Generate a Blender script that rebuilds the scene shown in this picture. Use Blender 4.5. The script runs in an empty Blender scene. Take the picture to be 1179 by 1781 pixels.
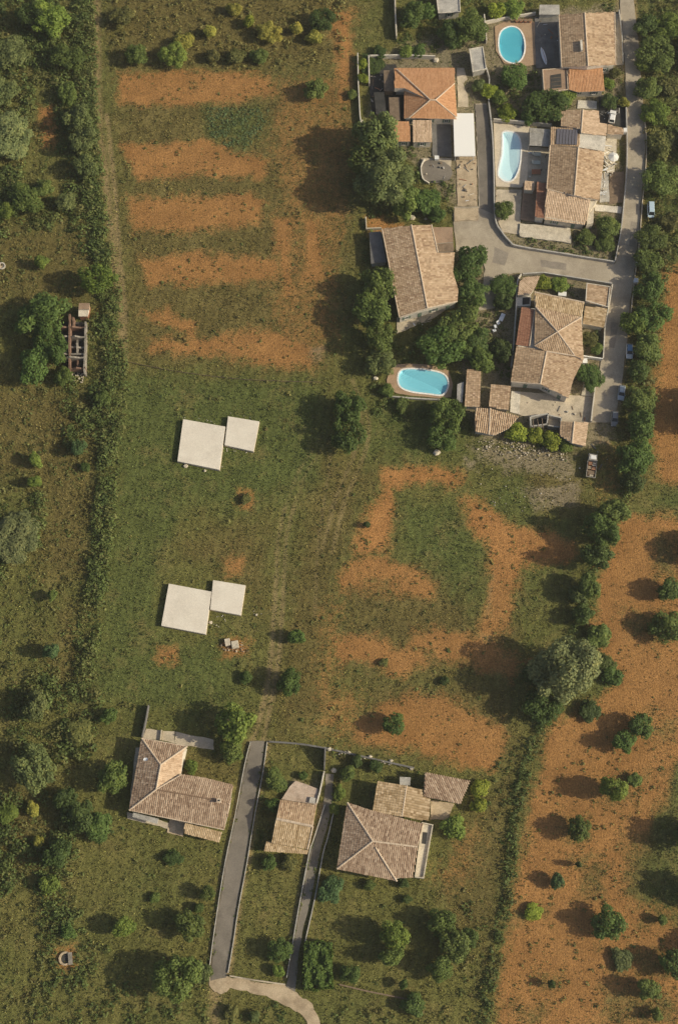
import bpy, math, random
import numpy as np
from mathutils import Vector, Matrix
from mathutils.geometry import tessellate_polygon

# ------------------------------------------------------------ camera, sky, sun, exposure
SC = bpy.context.scene
COL = SC.collection
R = math.radians
TILT = R(18.0)
FPX = 2145.0                      # focal length in photograph pixels
HGT = FPX / 7.0 * math.cos(TILT)  # flying height for 7 px per metre mid frame
CAM = np.array([0.0, -HGT * math.tan(TILT), HGT])
cd = bpy.data.cameras.new('camera')
cam = bpy.data.objects.new('camera', cd)
COL.objects.link(cam)
cam.location = CAM
cam.rotation_euler = (TILT, 0, 0)
cd.sensor_fit = 'VERTICAL'
cd.angle = 2 * math.atan(890.5 / FPX)
cd.clip_start = 1.0
cd.clip_end = 8000
SC.camera = cam

SUN_EL, SUN_AZ = R(30), R(97)     # azimuth clockwise from +Y
wd = bpy.data.worlds.new('World')
SC.world = wd
wd.use_nodes = True
nt = wd.node_tree
sky = nt.nodes.new('ShaderNodeTexSky')
sky.sky_type = 'NISHITA'
sky.sun_disc = False
sky.sun_elevation = SUN_EL
sky.sun_rotation = SUN_AZ
sky.dust_density = 3.0
sky.air_density = 0.8
sky.ozone_density = 0.6
nt.links.new(sky.outputs[0], nt.nodes['Background'].inputs[0])
nt.nodes['Background'].inputs[1].default_value = 0.085
sd = bpy.data.lights.new('sun', 'SUN')
sd.energy = 3.8
sd.angle = R(0.6)
sd.color = (1.0, 0.90, 0.66)
so = bpy.data.objects.new('sun', sd)
COL.objects.link(so)
sv = Vector((math.sin(SUN_AZ) * math.cos(SUN_EL), math.cos(SUN_AZ) * math.cos(SUN_EL), math.sin(SUN_EL)))
so.rotation_euler = (-sv).to_track_quat('-Z', 'Y').to_euler()
so.location = sv * 400
SC.view_settings.view_transform = 'Standard'
SC.view_settings.look = 'None'
SC.view_settings.gamma = 1
SC.view_settings.use_curve_mapping = False
SC.view_settings.exposure = 0.30
SC.render.engine = 'CYCLES'
SC.cycles.max_bounces = 5
SC.cycles.diffuse_bounces = 3
SC.cycles.volume_bounces = 0
SC.cycles.transparent_max_bounces = 8

rng = np.random.default_rng(7)
random.seed(11)
CT, ST = math.cos(TILT), math.sin(TILT)


def at(x, y, z=0.0):
    """survey: a point seen at (x, y) in the photograph, standing at height z, in metres"""
    u, v = x - 589.5, 890.5 - y
    d = np.array([u, FPX * ST + v * CT, -FPX * CT + v * ST])
    p = CAM + d * ((z - CAM[2]) / d[2])
    return Vector((p[0], p[1], z))


def scale_at(y, z=0.0):
    return (FPX * CT - (890.5 - y) * ST) / (HGT - z)   # px per metre across


def g2(pts, z=0.0):
    return [tuple(at(p[0], p[1], z)[:2]) for p in pts]


# ------------------------------------------------------------ materials
MATS = {}


def nodes(name):
    m = bpy.data.materials.new(name)
    m.use_nodes = True
    t = m.node_tree
    b = t.nodes['Principled BSDF']
    return m, t, b


def N(t, kind, **kw):
    n = t.nodes.new(kind)
    for k, v in kw.items():
        if k.startswith('i_'):
            n.inputs[k[2:].replace('_', ' ')].default_value = v
        else:
            setattr(n, k, v)
    return n


def noise(t, scale, detail=4, rough=.6, vec=None):
    n = N(t, 'ShaderNodeTexNoise', i_Scale=scale, i_Detail=detail, i_Roughness=rough)
    if vec is not None:
        t.links.new(vec, n.inputs['Vector'])
    return n.outputs['Fac']


def ramp(t, fac, stops):
    r = N(t, 'ShaderNodeValToRGB')
    e = r.color_ramp.elements
    while len(e) < len(stops):
        e.new(.5)
    for i, (p, c) in enumerate(stops):
        e[i].position = p
        e[i].color = (c[0], c[1], c[2], 1) if hasattr(c, '__len__') else (c, c, c, 1)
    t.links.new(fac, r.inputs[0])
    return r.outputs[0]


def mix(t, fac, a, b, mode='MIX'):
    m = N(t, 'ShaderNodeMix', data_type='RGBA', blend_type=mode)
    for s, v in ((0, fac), (6, a), (7, b)):
        if hasattr(v, 'is_linked'):
            t.links.new(v, m.inputs[s])
        elif hasattr(v, '__len__'):
            m.inputs[s].default_value = (v[0], v[1], v[2], 1)
        else:
            m.inputs[s].default_value = v
    return m.outputs[2]


def math_(t, op, a, b=None, c=None):
    m = N(t, 'ShaderNodeMath', operation=op)
    for i, v in enumerate((a, b, c)):
        if v is None:
            continue
        if hasattr(v, 'is_linked'):
            t.links.new(v, m.inputs[i])
        else:
            m.inputs[i].default_value = v
    return m.outputs[0]


def bump(t, b, h, strength=.4, dist=.1):
    n = N(t, 'ShaderNodeBump', i_Strength=strength, i_Distance=dist)
    t.links.new(h, n.inputs['Height'])
    t.links.new(n.outputs[0], b.inputs['Normal'])


def weathered(name, c1, c2, scale=.6, speck=5.0, rough=.85, bmp=.25, stain=.35, spec=.3, streak=None):
    """plaster, concrete, asphalt, stone: two tones, darker stains, fine grain"""
    m, t, b = nodes(name)
    co = N(t, 'ShaderNodeTexCoord').outputs['Object']
    a = noise(t, scale, 6, .65, co)
    col = mix(t, ramp(t, a, [(.3, 0.0), (.7, 1.0)]), c1, c2)
    s = noise(t, scale * .45, 8, .72, co)
    dark = [x * (1 - stain) for x in c1]
    col = mix(t, ramp(t, s, [(.5, 0.0), (.72, .85)]), col, dark)
    f = noise(t, speck, 3, .7, co)
    col = mix(t, .55, col, ramp(t, f, [(.25, .45), (.75, 1.5)]), 'MULTIPLY')
    t.links.new(col, b.inputs['Base Color'])
    b.inputs['Roughness'].default_value = rough
    b.inputs['Specular IOR Level'].default_value = spec
    bump(t, b, f, bmp, .04)
    MATS[name] = m
    return m


def tiles_mat(name, dark, mid, light, moss=.4):
    m, t, b = nodes(name)
    at_ = N(t, 'ShaderNodeAttribute', attribute_name='tint')
    co = N(t, 'ShaderNodeTexCoord').outputs['Object']
    col = ramp(t, at_.outputs['Fac'], [(0, dark), (.45, mid), (1, light)])
    n = noise(t, .35, 6, .7, co)
    col = mix(t, ramp(t, n, [(.48, 0.0), (.75, moss)]), col, [x * .45 for x in mid])
    n3 = noise(t, .16, 3, .6, co)
    col = mix(t, ramp(t, n3, [(.5, 0.0), (.7, .35)]), col, light)
    n2 = noise(t, 9, 2, .6, co)
    col = mix(t, .35, col, ramp(t, n2, [(.3, .5), (.7, 1.45)]), 'MULTIPLY')
    t.links.new(col, b.inputs['Base Color'])
    b.inputs['Roughness'].default_value = .85
    b.inputs['Specular IOR Level'].default_value = .25
    MATS[name] = m


def plain(name, c, rough=.5, metal=0.0, var=.15, spec=.5):
    m, t, b = nodes(name)
    co = N(t, 'ShaderNodeTexCoord').outputs['Object']
    n = noise(t, 2.5, 4, .6, co)
    col = mix(t, n, [x * (1 - var) for x in c], [min(1, x * (1 + var)) for x in c])
    t.links.new(col, b.inputs['Base Color'])
    b.inputs['Roughness'].default_value = rough
    b.inputs['Metallic'].default_value = metal
    b.inputs['Specular IOR Level'].default_value = spec
    MATS[name] = m


def foliage(name, use_attr):
    m, t, b = nodes(name)
    if use_attr:
        a = N(t, 'ShaderNodeAttribute', attribute_name='hue')
        col = a.outputs['Color']
    else:
        oi = N(t, 'ShaderNodeObjectInfo')
        a = N(t, 'ShaderNodeAttribute', attribute_name='tint')
        k = ramp(t, a.outputs['Fac'], [(0, (.5, .55, .5)), (.5, (1, 1, 1)), (1, (1.75, 1.5, 1.3))])
        col = mix(t, 1.0, oi.outputs['Color'], k, 'MULTIPLY')
    t.links.new(col, b.inputs['Base Color'])
    b.inputs['Roughness'].default_value = .65
    b.inputs['Specular IOR Level'].default_value = .25
    tr = N(t, 'ShaderNodeBsdfTranslucent')
    t.links.new(col, tr.inputs[0])
    mx = N(t, 'ShaderNodeMixShader')
    mx.inputs[0].default_value = .32
    out = t.nodes['Material Output']
    t.links.new(b.outputs[0], mx.inputs[1])
    t.links.new(tr.outputs[0], mx.inputs[2])
    t.links.new(mx.outputs[0], out.inputs[0])
    MATS[name] = m


foliage('leaf', False)
foliage('leaf_mixed', True)
plain('bark', (.10, .075, .05), .9)
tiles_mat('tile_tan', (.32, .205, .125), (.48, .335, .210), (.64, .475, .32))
tiles_mat('tile_brown_shade', (.28, .185, .112), (.42, .29, .18), (.56, .405, .265))  # darker tan tile, also carries the painted shade of west slopes
tiles_mat('tile_grey', (.225, .145, .095), (.36, .25, .17), (.53, .40, .285), .4)
tiles_mat('tile_straw', (.30, .20, .10), (.46, .33, .19), (.66, .50, .32), .3)
tiles_mat('tile_salmon', (.44, .22, .105), (.54, .28, .14), (.60, .335, .18), .1)
tiles_mat('tile_red', (.25, .115, .07), (.32, .155, .095), (.39, .20, .125), .25)
tiles_mat('tile_pink', (.42, .285, .18), (.56, .40, .265), (.70, .52, .36), .2)
weathered('ridge', (.52, .40, .29), (.66, .54, .41), 1.5, 6)
weathered('plaster', (.55, .50, .42), (.72, .66, .56), .5, 4, stain=.5)
weathered('plaster_grey', (.36, .34, .31), (.52, .49, .44), .5, 4, stain=.5)
weathered('whitewash', (.80, .77, .72), (.88, .86, .82), .3, 3, stain=.12)
weathered('limestone', (.50, .43, .33), (.66, .59, .47), .9, 4, stain=.45, bmp=.5)
weathered('asphalt_lane', (.165, .145, .115), (.25, .22, .18), .22, 6, stain=.45)
weathered('asphalt_patch', (.24, .205, .165), (.33, .285, .23), .3, 6, stain=.35)
weathered('concrete', (.40, .335, .25), (.62, .53, .40), .3, 5, stain=.5)
weathered('concrete_dark', (.13, .125, .12), (.20, .19, .18), .5, 5, stain=.45)
weathered('slab_cream', (.67, .605, .51), (.75, .69, .59), .3, 8, stain=.14, bmp=.12)
weathered('asphalt', (.325, .272, .205), (.46, .395, .30), .2, 6, stain=.4)
weathered('asphalt_dark', (.155, .135, .112), (.235, .205, .170), .22, 6, stain=.42)
weathered('dirt_pale', (.36, .27, .175), (.56, .45, .31), .4, 4, stain=.45, bmp=.5)
weathered('deck_cream', (.56, .47, .35), (.66, .57, .44), .5, 5, stain=.2)
weathered('deck_brown', (.36, .24, .15), (.44, .31, .20), .5, 5, stain=.3)
weathered('rust', (.30, .13, .07), (.40, .20, .11), .8, 4, stain=.4)
weathered('old_wood', (.17, .12, .08), (.26, .19, .13), 1.2, 5, stain=.4)
weathered('brown_roof', (.27, .18, .12), (.36, .25, .17), .5, 5, stain=.45)
weathered('stone', (.42, .38, .32), (.62, .57, .49), 1.4, 5, stain=.3, bmp=.5)
weathered('ruin_brick', (.15, .09, .065), (.25, .155, .11), .9, 4, stain=.5)
weathered('ruin_plaster', (.19, .17, .14), (.34, .305, .26), .8, 4, stain=.65)
weathered('pink_stone', (.42, .31, .235), (.58, .47, .38), .8, 4, stain=.45)
weathered('near_black', (.035, .034, .033), (.07, .066, .06), .7, 5, stain=.4)  # for openings, dark floors and the painted shade of two yards
plain('pool_liner', (.095, .46, .58), .5, var=.06)
plain('pool_liner_pale', (.62, .82, .87), .5, var=.10)
plain('pool_liner_sky', (.22, .60, .73), .5, var=.06)
plain('white_paint', (.78, .77, .74), .35)
plain('white_plastic', (.72, .74, .78), .4)
plain('panel_white', (.86, .84, .80), .5, var=.03)
plain('silver_paint', (.34, .40, .46), .3, .3)
plain('grey_shade_paint', (.20, .21, .22), .3, .2)  # paint of a paler car, darkened for the tree shade on it
plain('blue_paint', (.16, .30, .48), .3)
plain('sky_paint', (.45, .57, .66), .3)
plain('beige_paint', (.55, .51, .44), .45)
plain('dark_glass', (.02, .025, .03), .08, var=.1)
plain('pane', (.05, .065, .075), .1, var=.2)
plain('tyre', (.02, .02, .02), .9)
plain('steel', (.35, .35, .36), .4, .8)
plain('lamp_glass', (.7, .7, .68), .15)
plain('shutter', (.12, .17, .13), .7)
plain('terracotta', (.36, .15, .08), .8)
plain('cushion', (.55, .56, .48), .9)
plain('solar', (.16, .15, .17), .35, .2)
plain('awning_white', (.70, .68, .63), .8)

m, t, b = nodes('water')
for n in list(t.nodes):
    if n.type == 'BSDF_PRINCIPLED':
        t.nodes.remove(n)
tp = N(t, 'ShaderNodeBsdfTransparent')
tp.inputs[0].default_value = (.95, .99, 1.0, 1)
gl = N(t, 'ShaderNodeBsdfGlossy', i_Roughness=.03)
fr = N(t, 'ShaderNodeLayerWeight', i_Blend=.5)
nb = N(t, 'ShaderNodeBump', i_Strength=.12, i_Distance=.05)
co = N(t, 'ShaderNodeTexCoord').outputs['Object']
t.links.new(noise(t, 1.6, 3, .5, co), nb.inputs['Height'])
t.links.new(nb.outputs[0], gl.inputs['Normal'])
t.links.new(nb.outputs[0], fr.inputs['Normal'])
mx = N(t, 'ShaderNodeMixShader')
t.links.new(math_(t, 'MULTIPLY_ADD', math_(t, 'POWER', fr.outputs['Facing'], 5.0), .9, .02), mx.inputs[0])
t.links.new(tp.outputs[0], mx.inputs[1])
t.links.new(gl.outputs[0], mx.inputs[2])
t.links.new(mx.outputs[0], t.nodes['Material Output'].inputs[0])
MATS['water'] = m


# ------------------------------------------------------------ mesh helpers
def M(m):
    return MATS[m] if isinstance(m, str) else m


def thing(name, label, cat, loc=(0, 0, 0), rz=0.0, group=None):
    o = bpy.data.objects.new(name, None)
    o.empty_display_size = .3
    COL.objects.link(o)
    o.location = loc
    o.rotation_euler = (0, 0, rz)
    tag(o, label, cat, group)
    return o


def tag(o, label=None, cat=None, group=None, kind=None):
    if label:
        o['label'] = label
    if cat:
        o['category'] = cat
    if group:
        o['group'] = group
    if kind:
        o['kind'] = kind
    return o


def obj(name, me, parent=None, world=True):
    """link a mesh; world=True: its vertices are world metres even under a parent"""
    o = bpy.data.objects.new(name, me)
    COL.objects.link(o)
    if parent is not None:
        o.parent = parent
        if world and parent.type == 'EMPTY':
            o.matrix_parent_inverse = (Matrix.Translation(parent.location) @ Matrix.Rotation(parent.rotation_euler[2], 4, 'Z')).inverted()
    return o


class MB:
    def __init__(s):
        s.v, s.f, s.mi = [], [], []

    def add(s, vs, fs, mi=0):
        k = len(s.v)
        s.v += [tuple(p) for p in vs]
        s.f += [tuple(i + k for i in q) for q in fs]
        s.mi += [mi] * len(fs)
        return s

    def box(s, c, size, rz=0.0, mi=0, taper=1.0, tilt=None):
        x, y, z = [q / 2 for q in size]
        vs = []
        for dz, k in ((-z, 1), (z, taper)):
            for dx, dy in ((-x, -y), (x, -y), (x, y), (-x, y)):
                vs.append(Vector((dx * k, dy * k, dz)))
        mt = Matrix.Rotation(rz, 3, 'Z')
        if tilt:
            mt = mt @ Matrix.Rotation(tilt[0], 3, 'X') @ Matrix.Rotation(tilt[1], 3, 'Y')
        vs = [mt @ p + Vector(c) for p in vs]
        return s.add(vs, [(3, 2, 1, 0), (4, 5, 6, 7), (0, 1, 5, 4), (1, 2, 6, 5), (2, 3, 7, 6), (3, 0, 4, 7)], mi)

    def prism(s, poly, z0, z1, mi=0, mside=None):
        n = len(poly)
        a = sum(poly[i][0] * poly[(i + 1) % n][1] - poly[(i + 1) % n][0] * poly[i][1] for i in range(n))
        tops = list(z1) if hasattr(z1, '__len__') else [z1] * n
        if a < 0:
            poly, tops = poly[::-1], tops[::-1]
        vs = [(p[0], p[1], z0) for p in poly] + [(p[0], p[1], q) for p, q in zip(poly, tops)]
        s.add(vs, [tuple(range(n, 2 * n))], mi)
        k = len(s.v) - 2 * n
        ms = mi if mside is None else mside
        s.f.append(tuple(k + i for i in reversed(range(n))))
        s.mi.append(ms)
        for i in range(n):
            j = (i + 1) % n
            s.f.append((k + i, k + j, k + n + j, k + n + i))
            s.mi.append(ms)
        return s

    def tube(s, p0, p1, r0, r1=None, n=8, mi=0):
        p0, p1 = Vector(p0), Vector(p1)
        r1 = r0 if r1 is None else r1
        d = (p1 - p0).normalized()
        a = d.orthogonal().normalized()
        b_ = d.cross(a)
        vs = []
        for p, r in ((p0, r0), (p1, r1)):
            for i in range(n):
                an = 2 * math.pi * i / n
                vs.append(p + (a * math.cos(an) + b_ * math.sin(an)) * r)
        fs = [tuple(reversed(range(n))), tuple(range(n, 2 * n))]
        fs += [(i, (i + 1) % n, n + (i + 1) % n, n + i) for i in range(n)]
        return s.add(vs, fs, mi)

    def mesh(s, name, *mats):
        me = bpy.data.meshes.new(name)
        me.from_pydata(s.v, [], s.f)
        for m_ in mats:
            me.materials.append(M(m_))
        me.polygons.foreach_set('material_index', s.mi)
        me.update()
        return me

    def build(s, name, mats, parent=None, world=True):
        if not isinstance(mats, (list, tuple)):
            mats = [mats]
        return obj(name, s.mesh(name, *mats), parent, world)


def np_mesh(name, verts, faces, mat, attr=None, attr_name='tint', smooth=False):
    """verts (n,3), faces (m,k); attr per vertex: (n,) float or (n,4) colour"""
    me = bpy.data.meshes.new(name)
    nv, (nf, k) = len(verts), faces.shape
    me.vertices.add(nv)
    me.vertices.foreach_set('co', np.ascontiguousarray(verts, np.float32).ravel())
    me.loops.add(nf * k)
    me.loops.foreach_set('vertex_index', np.ascontiguousarray(faces, np.int32).ravel())
    me.polygons.add(nf)
    me.polygons.foreach_set('loop_start', np.arange(0, nf * k, k, dtype=np.int32))
    me.polygons.foreach_set('loop_total', np.full(nf, k, np.int32))
    if attr is not None:
        if attr.ndim == 1:
            a = me.attributes.new(attr_name, 'FLOAT', 'POINT')
            a.data.foreach_set('value', np.ascontiguousarray(attr, np.float32))
        else:
            a = me.attributes.new(attr_name, 'FLOAT_COLOR', 'POINT')
            a.data.foreach_set('color', np.ascontiguousarray(attr, np.float32).ravel())
    me.materials.append(M(mat))
    if smooth:
        me.polygons.foreach_set('use_smooth', np.ones(nf, bool))
    me.update(calc_edges=True)
    return me


def inside(poly, X, Y):
    p = np.asarray(poly)
    r = np.zeros(X.shape, bool)
    n = len(p)
    for i in range(n):
        x0, y0 = p[i]
        x1, y1 = p[(i + 1) % n]
        if y0 == y1:
            continue
        c = ((y0 > Y) != (y1 > Y)) & (X < (x1 - x0) * (Y - y0) / (y1 - y0) + x0)
        r ^= c
    return r


def sdist(poly, X, Y, closed=True):
    """signed distance, positive inside"""
    p = np.asarray(poly, float)
    n = len(p)
    d = np.full(X.shape, 1e9)
    for i in range(n if closed else n - 1):
        a, b_ = p[i], p[(i + 1) % n]
        e = b_ - a
        l2 = max(e @ e, 1e-9)
        tt = np.clip(((X - a[0]) * e[0] + (Y - a[1]) * e[1]) / l2, 0, 1)
        d = np.minimum(d, np.hypot(X - a[0] - tt * e[0], Y - a[1] - tt * e[1]))
    return np.where(inside(poly, X, Y), d, -d) if closed else -d


def smooth_loop(pts, k=4):
    out = []
    n = len(pts)
    for i in range(n):
        p0, p1, p2, p3 = [np.array(pts[(i + j) % n], float) for j in (-1, 0, 1, 2)]
        for j in range(k):
            q = j / k
            out.append(tuple(.5 * (2 * p1 + (p2 - p0) * q + (2 * p0 - 5 * p1 + 4 * p2 - p3) * q * q + (3 * p1 - p0 - 3 * p2 + p3) * q ** 3)))
    return out


def smooth_line(pts, k=5):
    P = [np.array(p, float) for p in pts]
    P = [2 * P[0] - P[1]] + P + [2 * P[-1] - P[-2]]
    out = []
    for i in range(1, len(P) - 2):
        p0, p1, p2, p3 = P[i - 1:i + 3]
        for j in range(k):
            q = j / k
            out.append(tuple(.5 * (2 * p1 + (p2 - p0) * q + (2 * p0 - 5 * p1 + 4 * p2 - p3) * q * q + (3 * p1 - p0 - 3 * p2 + p3) * q ** 3)))
    out.append(tuple(P[-2]))
    return out


def inset(poly, d):
    n = len(poly)
    a = sum(poly[i][0] * poly[(i + 1) % n][1] - poly[(i + 1) % n][0] * poly[i][1] for i in range(n))
    if a < 0:
        poly = poly[::-1]
    out = []
    for i in range(n):
        p0, p1, p2 = [Vector(poly[(i + j) % n][:2]) for j in (-1, 0, 1)]
        e0, e1 = (p1 - p0).normalized(), (p2 - p1).normalized()
        n0, n1 = Vector((-e0.y, e0.x)), Vector((-e1.y, e1.x))
        m_ = n0 + n1
        k = m_.dot(n0)
        q = p1 + m_ * (d / max(k, .35))
        out.append((q.x, q.y))
    return out


EXCL = []      # ground polygons where nothing grows (metres)


# ------------------------------------------------------------ ground
def polys(lst):
    return [g2(p) for p in lst]


SOIL = [
    [(203, 125), (300, 122), (395, 126), (470, 130), (478, 165), (400, 180), (300, 183), (205, 180)],
    [(212, 250), (300, 249), (355, 240), (405, 262), (470, 275), (450, 312), (350, 306), (240, 314), (225, 285)],
    [(222, 345), (330, 341), (440, 335), (465, 350), (450, 388), (330, 403), (232, 402)],
    [(248, 452), (330, 440), (470, 445), (490, 475), (470, 490), (360, 495), (255, 500)],
    [(250, 545), (290, 535), (340, 565), (345, 590), (450, 570), (480, 580), (545, 600), (545, 645), (450, 632), (350, 617), (255, 607), (262, 590), (330, 590)],
    [(478, 375), (508, 375), (510, 500), (488, 525)], [(527, 385), (560, 378), (560, 490), (534, 495)],
    [(560, 20), (615, 15), (612, 90), (605, 180), (590, 180), (585, 90)],
    [(670, 815), (700, 809), (790, 816), (804, 828), (800, 842), (740, 846), (690, 850), (675, 960), (612, 966), (622, 930), (645, 880), (662, 855)],
    [(605, 975), (640, 965), (690, 978), (762, 1012), (755, 1035), (740, 1042), (690, 1036), (592, 1032), (590, 1000)],
    [(805, 866), (830, 868), (880, 905), (930, 918), (1010, 950), (1010, 970), (905, 985), (890, 1060), (862, 1118), (835, 1105), (858, 1000), (850, 950), (815, 915)],
    [(580, 1108), (620, 1100), (665, 1112), (738, 1138), (742, 1150), (700, 1178), (640, 1152), (585, 1150)],
    [(712, 1098), (760, 1090), (850, 1112), (915, 1150), (890, 1185), (800, 1150), (770, 1150), (705, 1125)],
    [(620, 1250), (690, 1215), (730, 1200), (800, 1222), (870, 1262), (880, 1290), (860, 1342), (790, 1330), (700, 1304), (610, 1292)],
    [(1152, 480), (1260, 400), (1260, 850), (1140, 835), (1128, 740), (1140, 640)],
    [(1082, 905), (1130, 895), (1260, 905), (1260, 1320), (1175, 1330), (1130, 1450), (1085, 1560), (1260, 1600), (1260, 1850), (855, 1850), (882, 1640), (905, 1500), (932, 1350), (955, 1262), (1010, 1235), (1068, 1190), (1030, 1085), (1040, 1000)],
    [(100, 1655), (128, 1650), (130, 1680), (104, 1682)],
    [(415, 850), (438, 850), (436, 885), (418, 882)], [(395, 975), (420, 972), (420, 995), (398, 998)],
    [(278, 1125), (300, 1122), (302, 1150), (280, 1152)],
    [(65, 185), (105, 185), (90, 260), (70, 240)], [(700, 390), (640, 375), (640, 400), (700, 402)],
    [(380, 1110), (440, 1115), (436, 1140), (384, 1142)],
]
FW = .50
FAINT = [
    [(490, 240), (600, 230), (612, 380), (580, 390), (500, 380)], [(590, 380), (600, 380), (604, 420), (596, 425)],
    [(535, 520), (560, 480), (610, 560), (600, 600), (530, 570)],
    [(480, 130), (600, 130), (612, 240), (600, 420), (560, 640), (500, 640), (470, 560), (490, 400), (470, 250)], [(560, 1040), (600, 1040), (590, 1200), (550, 1290), (540, 1200)],
    [(1045, 775), (1070, 775), (1068, 860), (1040, 880)], [(480, 190), (540, 200), (560, 230), (490, 240), (440, 260)], [(560, 1190), (640, 1190), (620, 1290), (540, 1280)],
    [(740, 1530), (830, 1420), (840, 1500), (790, 1560)],
]
ORCHARD_GREEN = [
    [(1030, 1345), (1115, 1345), (1110, 1400), (1060, 1410), (1035, 1385)], [(975, 1420), (1025, 1420), (1025, 1465), (985, 1465)],
    [(1100, 1580), (1185, 1585), (1185, 1615), (1105, 1612)], [(1055, 1645), (1110, 1650), (1180, 1660), (1180, 1700), (1060, 1700)],
    [(1050, 1705), (1180, 1735), (1180, 1790), (1040, 1790)], [(1125, 930), (1185, 925), (1185, 1010), (1135, 1000)], [(1080, 1060), (1180, 1060), (1180, 1125), (1100, 1110)],
    [(925, 1690), (975, 1695), (970, 1725), (925, 1720)], [(900, 1575), (955, 1580), (950, 1605), (900, 1608)], [(1085, 1440), (1125, 1460), (1105, 1560), (1080, 1540)], [(995, 1490), (1060, 1500), (1060, 1570), (1000, 1560)],
    [(1100, 1270), (1179, 1240), (1179, 1290), (1120, 1300)], [(900, 1740), (960, 1745), (950, 1790), (900, 1790)], [(630, 1005), (700, 1010), (690, 1036), (620, 1032)], [(690, 846), (790, 850), (760, 866), (700, 862)],
]
LUSH = [
    [(200, 650), (560, 660), (560, 830), (420, 900), (330, 870), (290, 960), (270, 1100), (400, 1130), (430, 1260), (260, 1235), (150, 1210), (165, 1050), (185, 850)],
    [(355, 190), (460, 190), (450, 250), (410, 262), (370, 240)],
    [(690, 870), (790, 865), (850, 960), (830, 1080), (760, 1000), (700, 960)],
    [(1179, 1330), (1260, 1330), (1260, 1700), (1179, 1690), (1110, 1560), (1140, 1450)],
    [(640, 690), (830, 700), (830, 800), (640, 800)], [(870, 820), (920, 820), (920, 900), (860, 900)],
    [(1140, 845), (1240, 850), (1240, 900), (1120, 890)], [(1050, 1090), (1080, 1180), (1030, 1210), (1010, 1080)],
    [(905, 405), (1075, 440), (1065, 452), (900, 428)], [(640, 150), (850, 30), (840, 200), (640, 330)],
    [(1100, 0), (1240, 0), (1240, 400), (1130, 480), (1110, 460), (1125, 300), (1120, 180), (1108, 60)],
]
DRY = [
    [(180, -60), (620, -60), (600, 120), (470, 130), (200, 125)],
    [(-80, 380), (150, 400), (165, 540), (60, 520), (-80, 560)], [(-80, 640), (150, 690), (175, 800), (165, 1000), (60, 1010), (70, 850), (-80, 820)], [(100, 1060), (150, 1060), (150, 1210), (90, 1180)], [(-80, 1380), (90, 1370), (70, 1520), (-80, 1500)],
    [(195, 120), (620, 120), (620, 420), (570, 650), (230, 640)], [(640, 1180), (900, 1180), (900, 1320), (600, 1300)], [(600, 960), (900, 1000), (900, 1180), (580, 1180)],
    [(570, 800), (660, 800), (590, 1000), (560, 1260), (480, 1290), (500, 1000)],
    [(740, 1540), (820, 1400), (900, 1320), (890, 1500), (850, 1700), (820, 1640)],
    [(290, 950), (470, 900), (470, 1090), (400, 1000)], [(270, 1320), (410, 1320), (410, 1365), (320, 1350)],
    [(880, 800), (1040, 800), (1010, 900), (920, 880)],
    [(1082, 905), (1260, 905), (1260, 1850), (855, 1850), (882, 1640), (905, 1500), (932, 1350), (955, 1262), (1068, 1190), (1030, 1085)],
    [(1152, 480), (1260, 400), (1260, 850), (1128, 840)],
]
PALE = [
    [(640, 105), (860, 20), (1080, 10), (1085, 420), (1065, 735), (1020, 780), (830, 770), (800, 700), (800, 550), (790, 360), (640, 200)],
    [(820, 775), (1000, 785), (1000, 830), (850, 812)], [(900, 850), (1010, 840), (1000, 880), (920, 880)], [(560, 605), (520, 600), (525, 625), (560, 620)],
    [(1010, 700), (1070, 700), (1060, 780), (1000, 775)],
    [(505, 1360), (560, 1360), (550, 1400), (500, 1395)], [(810, 795), (835, 795), (832, 820), (812, 820)],
]
RL = [(1077, -40), (1078, 10), (1083, 60), (1086, 110), (1088, 180), (1090, 250), (1089, 300), (1085, 350), (1079, 410), (1070, 456), (1061, 500), (1053, 550), (1046, 620), (1036, 670), (1029, 735)]
RR = [(1102, -40), (1102, 10), (1108, 60), (1112, 110), (1117, 180), (1121, 250), (1119, 300), (1114, 350), (1108, 430), (1101, 480), (1094, 540), (1090, 590), (1084, 640), (1076, 690), (1066, 735)]
TRACKS = [   # line, half width m
    ([(440, 1285), (455, 1240), (467, 1180), (474, 1120)], .55), ([(458, 1285), (472, 1220), (482, 1160), (488, 1110)], .5),
    ([(474, 1120), (478, 1050), (481, 1000)], .55, .75), ([(488, 1110), (492, 1040), (494, 1000)], .5, .75),
    ([(481, 1000), (485, 930), (497, 880)], .55, .55), ([(494, 1000), (499, 930), (511, 880)], .5, .55), ([(497, 880), (520, 820), (560, 760)], .55, .38), ([(511, 880), (534, 820), (572, 765)], .5, .38),
    ([(630, 700), (642, 745), (630, 800), (600, 870), (578, 960)], .5, .62),
    ([(612, 660), (628, 705), (624, 760), (608, 810), (582, 872), (560, 960)], .5, .62),
    ([(548, 1080), (552, 960), (566, 860), (575, 790)], .4, .5),
    ([(168, -40), (170, 180), (182, 290), (192, 380), (200, 450), (212, 560), (216, 620)], .9),
    ([(186, 200), (200, 330), (208, 440), (220, 560)], .5),
    ([(840, 1110), (862, 980), (868, 930)], .4), ([(850, 1110), (874, 985)], .35),
    ([(376, 1700), (374, 1745), (372, 1800)], 1.1),
    (RL, .7), (RR, .7), ([(436, 1290), (409, 1420), (392, 1500), (379, 1580), (364, 1700)], .6), ([(466, 1290), (443, 1420), (430, 1500), (415, 1580), (398, 1692)], .6), ([(560, 1400), (536, 1484), (496, 1700)], .5),
]

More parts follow.
